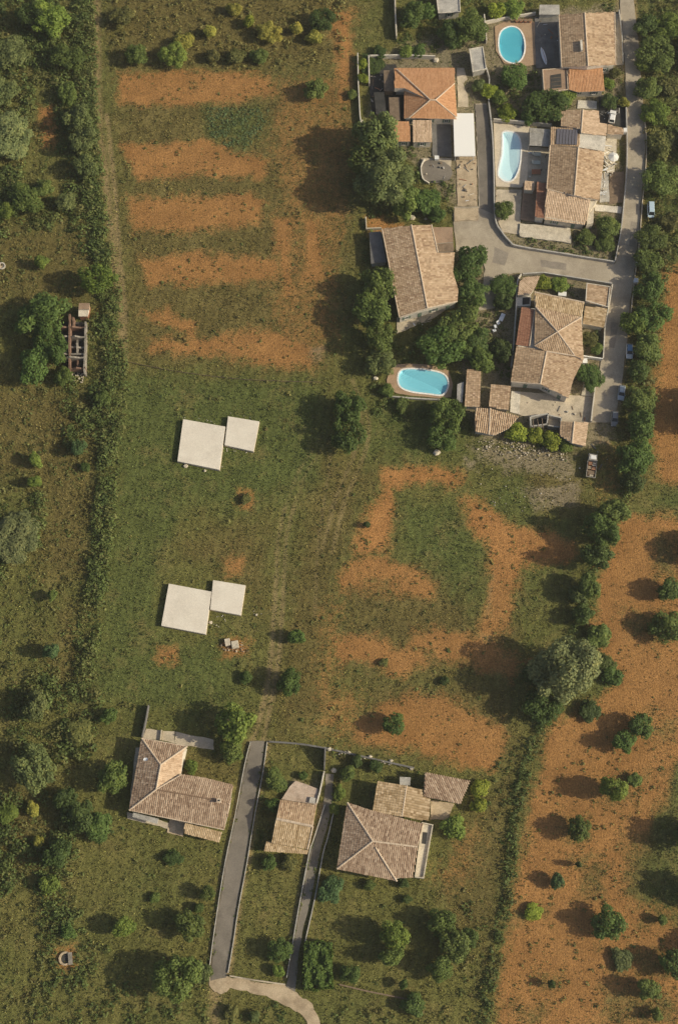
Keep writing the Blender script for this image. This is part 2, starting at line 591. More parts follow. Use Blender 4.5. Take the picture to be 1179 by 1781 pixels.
xs = np.concatenate([[-3000, -1200, -600, -350, -220, -160], np.arange(-130, 130.01, .5), [160, 220, 350, 600, 1200, 3000]])
ys = np.concatenate([[-3000, -1200, -600, -350, -220, -170], np.arange(-145, 190.01, .5), [220, 280, 400, 700, 1300, 3000]])
GX, GY = np.meshgrid(xs, ys)


def wave(X, Y, s, seed, octv=4):
    r = np.random.default_rng(seed)
    out = np.zeros(X.shape)
    amp = 1.0
    for o in range(octv):
        for k in range(4):
            a = r.uniform(0, 6.283)
            f = (2 ** o) / s * r.uniform(.7, 1.4)
            out += amp * np.sin((X * math.cos(a) + Y * math.sin(a)) * f * 6.283 + r.uniform(0, 6.283)) * .5
        amp *= .55
    return out / 2.2


def field(plist, soft, X=None, Y=None, wob=1.2):
    X = GX if X is None else X
    Y = GY if Y is None else Y
    XX = X + wave(X, Y, 9, 3) * wob
    YY = Y + wave(X, Y, 8, 5) * wob
    out = np.zeros(X.shape)
    for p in polys(plist):
        q = np.array(p)
        k = (XX > q[:, 0].min() - 8) & (XX < q[:, 0].max() + 8) & (YY > q[:, 1].min() - 8) & (YY < q[:, 1].max() + 8)
        if k.any():
            d = sdist(p, XX[k], YY[k])
            out[k] = np.maximum(out[k], np.clip(.5 + d / (2 * soft), 0, 1))
    return out


def all_masks(X, Y):
    soil = np.maximum(field(SOIL, 2.2, X, Y, 1.3), FW * field(FAINT, 3.5, X, Y, 2.0))
    green = field(ORCHARD_GREEN, 2.5, X, Y, 2.0)
    soil = soil * (1 - .62 * green) * np.clip(1.02 - .34 * np.clip(wave(X, Y, 17, 55) - .15, 0, 1), .4, 1)
    lush = field(LUSH, 5.0, X, Y, 2.5)
    dry = field(DRY, 5.0, X, Y, 2.5)
    pale = field(PALE, 2.5, X, Y, 1.5)
    trk = np.zeros(X.shape)
    for pts, w, *wt in TRACKS:
        wt = wt[0] if wt else 1.0
        p = g2(smooth_line(pts))
        q = np.array(p)
        k = (X > q[:, 0].min() - 4) & (X < q[:, 0].max() + 4) & (Y > q[:, 1].min() - 4) & (Y < q[:, 1].max() + 4)
        if k.any():
            d = -sdist(p, X[k], Y[k], False)
            trk[k] = np.maximum(trk[k], np.clip(1.1 - d / (w * 2.2), 0, 1) * np.clip(.95 + wave(X[k], Y[k], 14, 77) * .35, .5, 1) * wt)
    return soil, lush, dry, pale, trk


soil, lush, dry, pale, trk = all_masks(GX, GY)
core = (np.abs(GX) < 135) & (GY > -150) & (GY < 195)
GZ = np.where(core, wave(GX, GY, 6, 9) * .05 - .10, -.1) - np.where(core, trk * .05, 0)
ver = np.stack([GX.ravel(), GY.ravel(), GZ.ravel()], 1)
nx, ny = len(xs), len(ys)
ii = (np.arange(ny - 1)[:, None] * nx + np.arange(nx - 1)[None, :]).ravel()
fac = np.stack([ii, ii + 1, ii + nx + 1, ii + nx], 1)

# pool outlines (seen at ground level)
POOL = {
    'oval': smooth_loop([(868, 70), (873, 54), (888, 47), (902, 52), (910, 68), (911, 88), (905, 103), (895, 109), (880, 105), (870, 92)]),
    'long': smooth_loop([(875, 231), (888, 230), (899, 236), (904, 252), (904, 275), (900, 296), (892, 311), (880, 315), (868, 306), (868, 292), (873, 268), (874, 245)]),
    'stadium': smooth_loop([(700, 644), (730, 643), (765, 649), (777, 660), (777, 674), (768, 686), (745, 684), (715, 680), (697, 672), (693, 657)]),
}
cx, cy = ver[fac].mean(1)[:, 0], ver[fac].mean(1)[:, 1]
keep = np.ones(len(fac), bool)
for p in POOL.values():
    w = g2(p)
    q = np.array(w)
    k = (cx > q[:, 0].min() - 3) & (cx < q[:, 0].max() + 3) & (cy > q[:, 1].min() - 3) & (cy < q[:, 1].max() + 3)
    keep[np.where(k)[0][sdist(w, cx[k], cy[k]) > -.75]] = False
    EXCL.append(inset(w, -1.0))
fac = fac[keep]

m, t, b = nodes('ground')
co = N(t, 'ShaderNodeTexCoord').outputs['Object']
A = N(t, 'ShaderNodeAttribute', attribute_name='cover')
sep = N(t, 'ShaderNodeSeparateColor')
t.links.new(A.outputs['Color'], sep.inputs[0])
sS, sL, sD = sep.outputs
sP = A.outputs['Alpha']
A2 = N(t, 'ShaderNodeAttribute', attribute_name='track').outputs['Fac']
n_big = noise(t, .07, 5, .6, co)
n_mid = noise(t, .55, 6, .7, co)
n_fine = noise(t, 2.6, 4, .75, co)
n_grit = noise(t, 7.0, 3, .8, co)


def edge(maskv, amt, lo=.38, hi=.62):
    v = math_(t, 'MULTIPLY_ADD', math_(t, 'SUBTRACT', n_mid, .5), amt, maskv)
    v = math_(t, 'MULTIPLY_ADD', math_(t, 'SUBTRACT', n_fine, .5), amt * .8, v)
    return ramp(t, v, [(lo, 0.0), (hi, 1.0)])


n_vast = noise(t, .028, 4, .55, co)
grass = mix(t, ramp(t, n_big, [(.35, 0.0), (.65, 1.0)]), (.150, .148, .044), (.200, .174, .056))
grass = mix(t, ramp(t, n_vast, [(.40, 0.0), (.62, .8)]), grass, (.128, .142, .042))
grass = mix(t, ramp(t, n_mid, [(.35, 0.0), (.7, .7)]), grass, (.096, .100, .030))
grass = mix(t, math_(t, 'MULTIPLY', edge(sD, .9, .2, .9), .75), grass, mix(t, n_mid, (.115, .098, .034), (.175, .125, .046)))
grass = mix(t, math_(t, 'MULTIPLY', edge(sL, .9, .25, .85), .85), grass, mix(t, n_mid, (.082, .106, .031), (.124, .145, .042)))
mow = N(t, 'ShaderNodeTexWave', i_Scale=.16, i_Distortion=7.0, i_Detail=4.0)
mow.inputs['Detail Scale'].default_value = .6
mp = N(t, 'ShaderNodeMapping')
mp.inputs['Rotation'].default_value = (0, 0, R(9))
t.links.new(co, mp.inputs['Vector'])
t.links.new(mp.outputs[0], mow.inputs['Vector'])
grass = mix(t, .28, grass, ramp(t, mow.outputs['Fac'], [(.1, .62), (.9, 1.3)]), 'MULTIPLY')
n_straw = noise(t, .11, 6, .72, co)
grass = mix(t, ramp(t, n_straw, [(.52, 0.0), (.70, .75)]), grass, (.230, .185, .070))
grass = mix(t, edge(A2, .8, .18, .85), grass, (.26, .200, .095))
grass = mix(t, math_(t, 'MULTIPLY', edge(sP, 1.0, .35, .75), .8), grass, mix(t, n_mid, (.16, .13, .080), (.36, .295, .20)))
soilc = mix(t, ramp(t, n_big, [(.35, 0.0), (.65, 1.0)]), (.335, .164, .056), (.408, .206, .074))
soilc = mix(t, math_(t, 'MULTIPLY', edge(sD, .5, .3, .8), .30), soilc, (.235, .140, .050))
soilc = mix(t, ramp(t, n_mid, [(.55, 0.0), (.75, .55)]), soilc, (.22, .130, .046))
wv = N(t, 'ShaderNodeTexWave', i_Scale=.55, i_Distortion=3.0, i_Detail=3.0)
wv.inputs['Detail Scale'].default_value = 1.5
t.links.new(co, wv.inputs['Vector'])
soilc = mix(t, .10, soilc, ramp(t, wv.outputs['Fac'], [(.2, .55), (.8, 1.35)]), 'MULTIPLY')
col = mix(t, edge(sS, 1.3, .22, .80), grass, soilc)
col = mix(t, .8, col, ramp(t, n_fine, [(.28, .42), (.5, .95), (.72, 1.6)]), 'MULTIPLY')
col = mix(t, .6, col, ramp(t, n_grit, [(.3, .5), (.7, 1.5)]), 'MULTIPLY')
n_spot = noise(t, .16, 5, .7, co)
col = mix(t, .5, col, ramp(t, n_spot, [(.35, .68), (.5, 1.0), (.68, 1.3)]), 'MULTIPLY')
t.links.new(col, b.inputs['Base Color'])
b.inputs['Roughness'].default_value = .95
b.inputs['Specular IOR Level'].default_value = .1
bump(t, b, math_(t, 'ADD', n_fine, math_(t, 'MULTIPLY', n_grit, .5)), .9, .22)
MATS['ground'] = m
me = np_mesh('ground', ver, fac, 'ground', np.stack([soil.ravel(), lush.ravel(), dry.ravel(), pale.ravel()], 1), 'cover', True)
a = me.attributes.new('track', 'FLOAT', 'POINT')
a.data.foreach_set('value', trk.ravel().astype(np.float32))
tag(obj('ground', me), kind='structure')


# ------------------------------------------------------------ sheets: roads, yards, decks
def ragged(w, amt, step=1.2):
    out = []
    for i in range(len(w)):
        a_, b_ = w[i], w[(i + 1) % len(w)]
        k = max(1, int(math.hypot(b_[0] - a_[0], b_[1] - a_[1]) / step))
        for j in range(k):
            q_ = j / k
            out.append((a_[0] + (b_[0] - a_[0]) * q_ + random.uniform(-amt, amt), a_[1] + (b_[1] - a_[1]) * q_ + random.uniform(-amt, amt)))
    return out


def sheet(name, pts, z, mat, hole=None, grow=False, thick=.25, rag=.12):
    w = g2(pts, z)
    if hole is None:
        w = ragged(w, rag)
    loops = [[Vector((x, y, z)) for x, y in w]]
    if hole is not None:
        loops.append([Vector((x, y, z)) for x, y in hole])
    tri = tessellate_polygon(loops)
    vs = [v for l in loops for v in l]
    mb = MB()
    fs = []
    for f in tri:
        a_, b_, c_ = [vs[i] for i in f]
        if (b_ - a_).cross(c_ - a_).z < 0:
            f = f[::-1]
        fs.append(tuple(f))
    mb.add(vs, fs)
    n = len(w)
    lo = [(x, y, z - thick) for x, y in w]
    mb.add([tuple(v) for v in loops[0]] + lo, [(i, (i + 1) % n, n + (i + 1) % n, n + i) for i in range(n)])
    o = mb.build(name, mat)
    tag(o, kind='structure')
    if not grow:
        EXCL.append(w)
    return o


sheet('road', smooth_line(RL) + smooth_line(RR)[::-1], .06, 'asphalt')
for pl in ([(1092, 60), (1108, 62), (1110, 88), (1094, 86)], [(1096, 385), (1109, 387), (1104, 430), (1094, 428)], [(1062, 560), (1074, 562), (1068, 606), (1058, 604)], [(940, 452), (985, 458), (984, 470), (940, 464)], [(860, 430), (884, 440), (878, 462), (856, 456)]):
    sheet('road_patch', pl, .068, 'asphalt_patch')
sheet('side_road', [(1074, 450), (1068, 459), (900, 432), (885, 424), (870, 407), (859, 382), (856, 300), (852, 230), (846, 180), (826, 180), (830, 280), (832, 359), (789, 359), (788, 382), (793, 438), (836, 438), (843, 468), (838, 500), (831, 540), (860, 536), (867, 493), (877, 479), (900, 474), (943, 478), (1061, 496), (1066, 496)], .052, 'asphalt')
sheet('driveway', [(826, 182), (846, 182), (852, 232), (856, 300), (858, 372), (834, 362), (831, 280)], .06, 'asphalt_dark')
sheet('lane', smooth_line([(438, 1289), (428, 1330), (411, 1420), (394, 1500), (381, 1580), (371, 1650), (366, 1705)]) + smooth_line([(461, 1289), (454, 1340), (439, 1420), (426, 1500), (411, 1580), (402, 1640), (394, 1700)])[::-1], .06, 'asphalt_dark')
sheet('lane', smooth_line([(567, 1346), (563, 1390), (548, 1459), (540, 1482), (522, 1578), (501, 1700), (498, 1716)]) + smooth_line([(580, 1346), (577, 1400), (564, 1455), (556, 1482), (540, 1566), (523, 1637), (514, 1726)])[::-1], .06, 'asphalt_lane')
sheet('dirt_path', smooth_line([(365, 1690), (395, 1698), (440, 1706), (496, 1713), (520, 1729), (548, 1755), (562, 1800)], 4) + smooth_line([(536, 1800), (528, 1770), (496, 1747), (449, 1729), (410, 1719), (380, 1728), (366, 1715)], 4), .02, 'dirt_pale', rag=.35)

dk = {k: g2(p, .10) for k, p in POOL.items()}
sheet('pool_deck', [(860, 46), (880, 36), (930, 38), (933, 112), (905, 116), (876, 110), (862, 88)], .10, 'deck_brown', inset(dk['oval'], -.3))
sheet('pool_deck', [(858, 214), (921, 220), (916, 320), (905, 326), (862, 324)], .10, 'deck_cream', inset(dk['long'], -.3))
sheet('pool_deck', smooth_loop([(676, 650), (690, 634), (740, 634), (780, 645), (784, 690), (740, 690), (690, 684), (673, 670)], 2), .10, 'deck_brown', inset(dk['stadium'], -.3))
# yards and terraces
sheet('terrace', [(750, 209), (783, 209), (785, 272), (752, 272)], .14, 'concrete_dark')
sheet('yard', [(732, 275), (785, 275), (784, 300), (735, 300)], .05, 'concrete')
sheet('yard', smooth_loop([(735, 282), (760, 278), (783, 290), (782, 312), (745, 318), (733, 305)], 2), .075, 'asphalt_dark')
sheet('yard', [(793, 272), (828, 272), (830, 358), (795, 358)], .05, 'dirt_pale')
sheet('path', [(794, 118), (806, 118), (812, 138), (806, 145), (814, 170), (814, 186), (796, 186)], .05, 'concrete')
sheet('courtyard', [(643, 110), (688, 112), (702, 152), (704, 206), (678, 212), (648, 206), (642, 150)], .05, 'near_black')  # deep house shade and dark netting painted as a near black floor
sheet('terrace', [(929, 30), (971, 28), (976, 117), (931, 118)], .16, 'concrete_dark')
sheet('yard', [(1070, 24), (1080, 24), (1084, 112), (1072, 114)], .05, 'concrete')
sheet('courtyard', [(1040, 164), (1086, 170), (1088, 222), (1043, 214)], .05, 'near_black')  # the yard's shade put into a near black sheet
sheet('terrace', [(1050, 236), (1072, 240), (1068, 300), (1055, 300), (1047, 262)], .12, 'limestone')
sheet('yard', [(1043, 302), (1058, 300), (1059, 350), (1042, 352)], .09, 'plaster_grey')
sheet('yard', [(1060, 300), (1086, 298), (1083, 352), (1058, 355)], .03, 'old_wood')
sheet('path', [(1034, 355), (1081, 360), (1080, 371), (1034, 366)], .14, 'plaster')
sheet('path', [(1004, 174), (1037, 176), (1037, 190), (1003, 188)], .10, 'plaster')
sheet('terrace', [(920, 255), (955, 258), (950, 318), (916, 316)], .16, 'concrete')
sheet('terrace', [(909, 318), (934, 318), (934, 385), (905, 382)], .18, 'brown_roof')
sheet('yard', [(862, 330), (907, 330), (903, 408), (875, 404), (860, 375)], .045, 'concrete')
sheet('terrace', [(903, 388), (991, 396), (993, 423), (903, 411)], .4, 'limestone', thick=.6)
sheet('terrace', [(690, 552), (742, 536), (796, 524), (756, 552), (690, 580)], .12, 'concrete')
sheet('yard', [(790, 362), (831, 362), (832, 382), (790, 384)], .30, 'dirt_pale')
sheet('courtyard', [(890, 680), (1030, 690), (1028, 735), (975, 733), (905, 722), (888, 715)], .09, 'concrete')
sheet('path', [(889, 680), (905, 681), (903, 720), (886, 716)], .13, 'plaster')
sheet('terrace', [(1014, 664), (1034, 667), (1030, 690), (1010, 688)], .13, 'limestone')
sheet('path', [(254, 1267), (281, 1271), (280, 1288), (250, 1284)], .10, 'concrete')
sheet('path', [(283, 1271), (304, 1273), (303, 1292), (281, 1288)], .104, 'concrete')
sheet('path', [(306, 1273), (372, 1286), (372, 1305), (304, 1293)], .108, 'concrete')
sheet('path', [(236, 1300), (246, 1300), (229, 1400), (225, 1404)], .08, 'concrete')
sheet('path', [(222, 1412), (300, 1432), (296, 1442), (222, 1424)], .08, 'concrete')
sheet('path', [(296, 1425), (322, 1430), (318, 1455), (290, 1448)], .085, 'dirt_pale')
sheet('terrace', [(508, 1366), (518, 1362), (550, 1372), (553, 1398), (496, 1388)], .12, 'brown_roof')
sheet('yard', [(750, 1392), (790, 1398), (778, 1425), (748, 1426)], .05, 'dirt_pale')


# ------------------------------------------------------------ buildings
def fit_plane(P):
    A_ = np.array([[p[0], p[1], 1] for p in P])
    z = np.array([p[2] for p in P])
    if len(P) > 3:
        c, *_ = np.linalg.lstsq(A_, z, rcond=None)
    else:
        c = np.linalg.solve(A_, z)
    return c


def slope(parent, pts, mat, side='plaster', base=None, rib=.46, amp=.065, rows=.62, tiles=True, deck=None, name='roof_slope', thin=.0):
    P = [at(*p) for p in pts]
    c = fit_plane(P)
    top = [(p[0], p[1], c[0] * p[0] + c[1] * p[1] + c[2]) for p in P]
    zb = (min(q[2] for q in top) - .2) if base is None else base
    o = MB().prism([(p[0], p[1]) for p in top], zb, [q[2] - .04 for q in top], 0, 1).build(name, [deck or mat, side], parent)
    EXCL.append([(p[0], p[1]) for p in top])
    if not tiles:
        return o
    n = Vector((-c[0], -c[1], 1)).normalized()
    u = Vector((0, 0, 1)).cross(n)
    if u.length < .02:
        u = Vector(top[1]) - Vector(top[0])
        u.z = 0
    u.normalize()
    v = n.cross(u)
    O = Vector(top[0])
    q2 = [((Vector(p) - O).dot(u), (Vector(p) - O).dot(v)) for p in top]
    u0, u1 = min(q[0] for q in q2), max(q[0] for q in q2)
    nc = max(1, round((u1 - u0) / rib))
    w = (u1 - u0) / nc
    vs, ts, fs = [], [], []
    cs = [(-.5, 0), (-.27, .8), (0, 1.0), (.27, .8), (.5, 0)]
    for ic in range(nc):
        uc = u0 + (ic + .5) * w
        hits = []
        for i in range(len(q2)):
            a_, b_ = q2[i], q2[(i + 1) % len(q2)]
            if (a_[0] > uc) != (b_[0] > uc):
                hits.append(a_[1] + (b_[1] - a_[1]) * (uc - a_[0]) / (b_[0] - a_[0]))
        hits.sort()
        ctint = random.gauss(0, .10)
        for v0, v1 in zip(hits[::2], hits[1::2]):
            k = v0 - random.uniform(0, .10)
            while k < v1 - .08:
                e = min(k + rows, v1)
                tt = min(1, max(0, random.gauss(.47, .23) + ctint))
                base_i = len(vs)
                du = random.gauss(0, .015)
                lift = random.uniform(.02, .05)
                for vv, zl, ww in ((k, lift, 1.0), (e, 0.0, .92)):
                    for a_, h in cs:
                        vs.append(O + u * (uc + du + a_ * w * ww) + v * vv + n * (h * amp + zl))
                        ts.append(tt)
                for j in range(4):
                    fs.append((base_i + j, base_i + j + 1, base_i + 6 + j, base_i + 5 + j))
                k = e
    if fs:
        me_ = np_mesh('roof_tiles', np.array([tuple(p) for p in vs]), np.array(fs), mat, np.array(ts))
        to = obj('roof_tiles', me_, o)
        to['kind'] = 'stuff'
    return o


def ridge(parent, a, b_, mat='ridge', r=.21, name='ridge_cap'):
    A_, B_ = at(*a), at(*b_)
    d = B_ - A_
    L = d.length
    d.normalize()
    side = d.cross(Vector((0, 0, 1))).normalized()
    up = side.cross(d)
    mb = MB()
    n = max(2, int(L / .55))
    for i in range(n):
        p0 = A_ + d * (L * i / n)
        p1 = A_ + d * (L * (i + 1) / n + .04)
        vs = []
        for p, k in ((p0, random.uniform(.95, 1.1)), (p1, .9)):
            for an in (-90, -45, 0, 45, 90):
                s_, c_ = math.sin(R(an)), math.cos(R(an))
                vs.append(p + side * (s_ * r * k) + up * (c_ * r * k * .75 + .05))
        mb.add(vs, [(j, j + 1, j + 6, j + 5) for j in range(4)])
    return mb.build(name, mat, parent)


def window(parent, p, d, nrm, w=1.0, h=1.25, z=1.6, shutters=True):
    """a framed window on a wall: p on the wall line, d along it, nrm outward"""
    rz = math.atan2(d[1], d[0])
    q = Vector((p[0], p[1], z))
    nv = Vector((nrm[0], nrm[1], 0))
    fr_ = MB()
    for dx, dz, sx, sz in ((-w / 2, 0, .08, h + .16), (w / 2, 0, .08, h + .16), (0, h / 2, w, .08), (0, -h / 2, w, .08), (0, 0, .06, h)):
        fr_.box(q + Vector((d[0] * dx, d[1] * dx, dz)) + nv * .03, (sx, .1, sz), rz)
    f = fr_.build('window', 'white_paint', parent)
    MB().box(q + nv * .012, (w - .06, .03, h - .06), rz).build('pane', 'pane', f)
    MB().box(q + nv * .08 + Vector((0, 0, -h / 2 - .1)), (w + .3, .22, .08), rz).build('sill', 'limestone', f)
    if shutters:
        for s_ in (-1, 1):
            MB().box(q + nv * .05 + Vector((d[0], d[1], 0)) * (s_ * (w / 2 + .32)), (.5, .06, h + .1), rz).build('shutter', 'shutter', f)


def walls(parent, pts, z, mat='plaster', ins=.35, win=True, door=False, z0=-.15):
    w = inset(g2(pts, z), ins)
    o = MB().prism(w, z0, z - .1).build('wall', mat, parent)
    EXCL.append(g2(pts, z))
    if win:
        n = len(w)
        for i in range(n):
            a_, b_ = Vector(w[i]), Vector(w[(i + 1) % n])
            d = b_ - a_
            L = d.length
            d.normalize()
            nr = Vector((d.y, -d.x))
            if nr.y < -.75 and L > 3:
                k = max(1, int(L / 3.6))
                for j in range(k):
                    p = a_ + d * (L * (j + .5) / k)
                    if door and j == k // 2:
                        rz = math.atan2(d.y, d.x)
                        dr = MB().box((p.x + nr.x * .03, p.y + nr.y * .03, 1.05), (1.0, .1, 2.1), rz).build('door', 'shutter', parent)
                        MB().box((p.x + nr.x * .1 + d.x * .35, p.y + nr.y * .1 + d.y * .35, 1.05), (.12, .06, .04), rz).build('handle', 'steel', dr)
                    else:
                        window(parent, p, d, nr, z=min(1.7, z - 1.2))
    return o


def base_of(pts):
    w = g2(pts)
    return (sum(p[0] for p in w) / len(w), sum(p[1] for p in w) / len(w), 0)


def house(label, pts, cat='house', name='house', group=None):
    return thing(name, label, cat, base_of(pts), 0, group)


def chimney(parent, x, y, z, w=.7, h=1.1, mat='plaster'):
    p = at(x, y, z)
    o = MB().box((p.x, p.y, z + h / 2 - .6), (w, w * .8, h + 1.2)).build('chimney', mat, parent)
    MB().box((p.x, p.y, z + h + .05), (w + .2, w * .8 + .2, .12)).build('chimney_cap', 'ridge', o)
    MB().box((p.x, p.y, z + h + .15), (w * .5, w * .4, .1)).build('flue', 'near_black', o)


def parapet(parent, pts, z, h=.35, t=.22, mat='plaster'):
    w = g2(pts, z)
    n = len(w)
    mb = MB()
    for i in range(n):
        a_, b_ = Vector(w[i]), Vector(w[(i + 1) % n])
        d = (b_ - a_)
        mb.box(((a_.x + b_.x) / 2, (a_.y + b_.y) / 2, z + h / 2 - .05 + .004 * i), (d.length + t * .9, t + .006 * i, h), math.atan2(d.y, d.x))
    return mb.build('parapet', mat, parent)


def shed(label, pts, z, mat, cat='shed', name='shed', wall='plaster', tiles=True, group=None, win=False, **kw):
    """one mono-pitch roof on its own walls; pts carry their own heights"""
    h = house(label, [p[:2] for p in pts], cat, name, group)
    slope(h, pts, mat, wall, tiles=tiles, **kw)
    walls(h, [p[:2] for p in pts], min(p[2] for p in pts), wall, .3, win)
    return h


# --- house with the salmon hipped roof
h = house('house with smooth salmon orange hipped roof beside the white flat carport', [(686, 118), (790, 118), (794, 207), (703, 205)])
E_, T_ = 3.3, 5.6
slope(h, [(686, 118, 3.3), (790, 118, 3.3), (790, 145, 4.0), (757, 174, 5.6), (748, 174, 5.6), (703, 154, 4.3), (686, 154, 4.3)], 'tile_salmon', rib=.36, amp=.03)
slope(h, [(790, 145, 3.6), (794, 203, 3.3), (757, 174, 5.6)], 'tile_salmon', rib=.36, amp=.03)
slope(h, [(794, 207, 3.3), (714, 205, 3.3), (748, 174, 5.6), (757, 174, 5.6)], 'tile_salmon', rib=.36, amp=.03)
slope(h, [(703, 205, 3.3), (712, 205, 3.3), (748, 174, 5.6), (703, 150, 3.4)], 'tile_salmon', rib=.36, amp=.03)
for a_, b_ in (((690, 121, 3.45), (748, 174, 5.6)), ((790, 145, 3.9), (757, 174, 5.6)), ((793, 204, 3.35), (757, 174, 5.6)), ((711, 205, 3.35), (748, 174, 5.6)), ((748, 174, 5.6), (757, 174, 5.6))):
    ridge(h, a_, b_)
walls(h, [(687, 119), (789, 119), (793, 206), (704, 205), (703, 154), (687, 154)], 3.3, 'plaster', win=True)
slope(h, [(718, 209, 3.1), (750, 209, 3.1), (750, 247, 2.7), (718, 247, 2.7)], 'tile_pink', rib=.36, amp=.04, name='porch_roof')
walls(h, [(718, 209), (750, 209), (750, 247), (718, 247)], 2.7, 'plaster', .2)
slope(h, [(677, 211, 2.9), (711, 211, 2.9), (713, 246, 2.5), (690, 246, 2.5)], 'tile_salmon', rib=.36, amp=.03, name='porch_roof')
walls(h, [(677, 211), (711, 211), (713, 246), (690, 246)], 2.5, 'plaster', .2)
hp = house('white flat roofed carport along the driveway of the salmon house', [(788, 197), (823, 197), (826, 271), (790, 271)], 'carport', 'carport')
w = g2([(788, 197), (823, 197), (826, 271), (790, 271)], 2.7)
MB().prism(w, 2.5, 2.72).build('roof_panel', 'panel_white', hp)
MB().prism(inset(w, -.06), 2.45, 2.60).build('fascia', 'white_paint', hp)
for p in inset(w, .35):
    MB().box((p[0], p[1], 1.2), (.16, .16, 2.55)).build('post', 'white_paint', hp)
EXCL.append(w)
shed('dark plank roofed lean-to touching the west wall of the salmon house', [(667, 122, 2.4), (684, 122, 2.6), (685, 158, 2.6), (668, 158, 2.4)], 0, 'old_wood', wall='old_wood', tiles=False)
shed('narrow dark plank shed southwest of the salmon house', [(676, 169, 2.3), (695, 169, 2.5), (696, 209, 2.5), (678, 209, 2.3)], 0, 'old_wood', wall='old_wood', tiles=False)
shed('rough plank shed by the dark courtyard west of the salmon house', [(650, 160, 2.0), (668, 160, 2.2), (672, 200, 2.2), (654, 198, 2.0)], 0, 'near_black', wall='old_wood', tiles=False)
s_ = shed('weathered grey flat roofed shed east of the salmon house near the oval pool', [(816, 86, 2.6), (839, 82, 2.6), (845, 120, 2.5), (822, 125, 2.5)], 0, 'plaster_grey', wall='plaster_grey', tiles=False)
parapet(s_, [(816, 86), (839, 82), (845, 120), (822, 125)], 2.55, .25)
s_ = shed('grey flat roofed outbuilding cut by the top edge', [(758, -14, 2.9), (798, -14, 2.9), (800, 21, 2.9), (762, 23, 2.9)], 0, 'plaster_grey', wall='plaster', tiles=False, win=True)
parapet(s_, [(758, -14), (798, -14), (800, 21), (762, 23)], 2.9, .25)
s_ = shed('small grey roofed pump house at the head of the oval pool terrace', [(938, 8, 2.3), (972, 8, 2.3), (973, 25, 2.3), (937, 25, 2.3)], 0, 'plaster_grey', wall='plaster', tiles=False)

# --- north-east house by the road
h = house('two slope tan tiled house by the top of the road, west slope coloured darker for its shade', [(971, 25), (1069, 22), (1070, 113), (976, 117)])
slope(h, [(971, 26, 4.0), (1016, 23, 5.6), (1022, 114, 5.6), (976, 117, 4.0)], 'tile_brown_shade', rib=.5)  # shade of the west slope put into a darker tile colour
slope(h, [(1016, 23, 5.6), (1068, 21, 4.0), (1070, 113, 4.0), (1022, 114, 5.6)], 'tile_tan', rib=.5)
ridge(h, (1016, 22, 5.6), (1022, 115, 5.6))
ridge(h, (971, 26, 4.0), (976, 117, 4.0), r=.15, name='eave_trim')
ridge(h, (1068, 21, 4.0), (1070, 113, 4.0), r=.15, name='eave_trim')
walls(h, [(971, 26), (1068, 21), (1070, 113), (976, 117)], 4.0, 'plaster')
p0, p1 = at(1009, 72, 5.3), at(1011, 90, 5.3)
MB().box(((p0.x + p1.x) / 2, (p0.y + p1.y) / 2, 5.35), (.55, abs(p1.y - p0.y), 1.2)).build('chimney', 'plaster', h)
h = house('annex with bright orange tiled roof below the road house', [(988, 119), (1047, 115), (1050, 158), (989, 156)], 'annex', 'annex')
slope(h, [(988, 119, 3.6), (1047, 115, 3.6), (1050, 158, 2.9), (1004, 160, 2.9), (989, 156, 2.9)], 'tile_salmon', rib=.4, amp=.06)
walls(h, [(988, 119), (1047, 115), (1050, 158), (989, 158)], 2.9, 'plaster')
h = house('brown flat roof block with a dark square light well', [(942, 121), (985, 118), (988, 156), (945, 163)], 'annex', 'annex')
slope(h, [(942, 121, 3.0), (985, 118, 3.0), (988, 156, 3.0), (945, 163, 3.0)], 'brown_roof', tiles=False)
walls(h, [(942, 121), (985, 118), (988, 156), (945, 163)], 3.0, 'plaster')
parapet(h, [(943, 122), (985, 119), (987, 156), (946, 162)], 3.0, .3, .2, 'ridge')
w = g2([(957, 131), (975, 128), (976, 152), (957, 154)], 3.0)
MB().prism(w, 2.9, 3.05).build('light_well', 'near_black', h)
for i in range(3):
    pa, pb = at(957 + i * 1, 136 + i * 7, 3.08), at(976, 134 + i * 7, 3.08)
    MB().tube(pa, pb, .05, n=5).build('glazing_bar', 'old_wood', h)

# --- middle house between the long pool and the road
h = house('long tan tiled house between the long pool and the road', [(957, 222), (1050, 235), (1041, 348), (945, 380)])
slope(h, [(956, 253, 4.0), (1005, 257, 5.6), (998, 339, 5.6), (950, 328, 4.0)], 'tile_brown_shade', rib=.46)
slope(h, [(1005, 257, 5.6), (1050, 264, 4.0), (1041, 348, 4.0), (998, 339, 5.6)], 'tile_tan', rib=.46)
slope(h, [(951, 329, 4.7), (998, 340, 4.8), (1025, 347, 4.7), (1021, 378, 3.5), (1016, 391, 3.1), (945, 381, 3.2)], 'tile_pink', rib=.46)
ridge(h, (1005, 256, 5.6), (998, 340, 5.6))
ridge(h, (956, 253, 4.0), (950, 328, 4.0), r=.16, name='eave_trim')
ridge(h, (951, 329, 4.8), (1024, 347, 4.8), r=.16)
walls(h, [(956, 253), (1050, 264), (1041, 348), (1021, 378), (1016, 390), (946, 380)], 3.4, 'limestone', door=True)
slope(h, [(957, 221, 3.4), (1008, 225, 3.4), (1006, 255, 3.8), (957, 252, 3.8)], 'tile_brown_shade', rib=.46)
walls(h, [(957, 221), (1008, 225), (1006, 255), (957, 252)], 3.4, 'plaster', win=False)
pv = MB()
A0 = [at(968, 224, 3.62), at(1005, 226, 3.66), at(1003, 252, 4.0), at(966, 251, 3.96)]
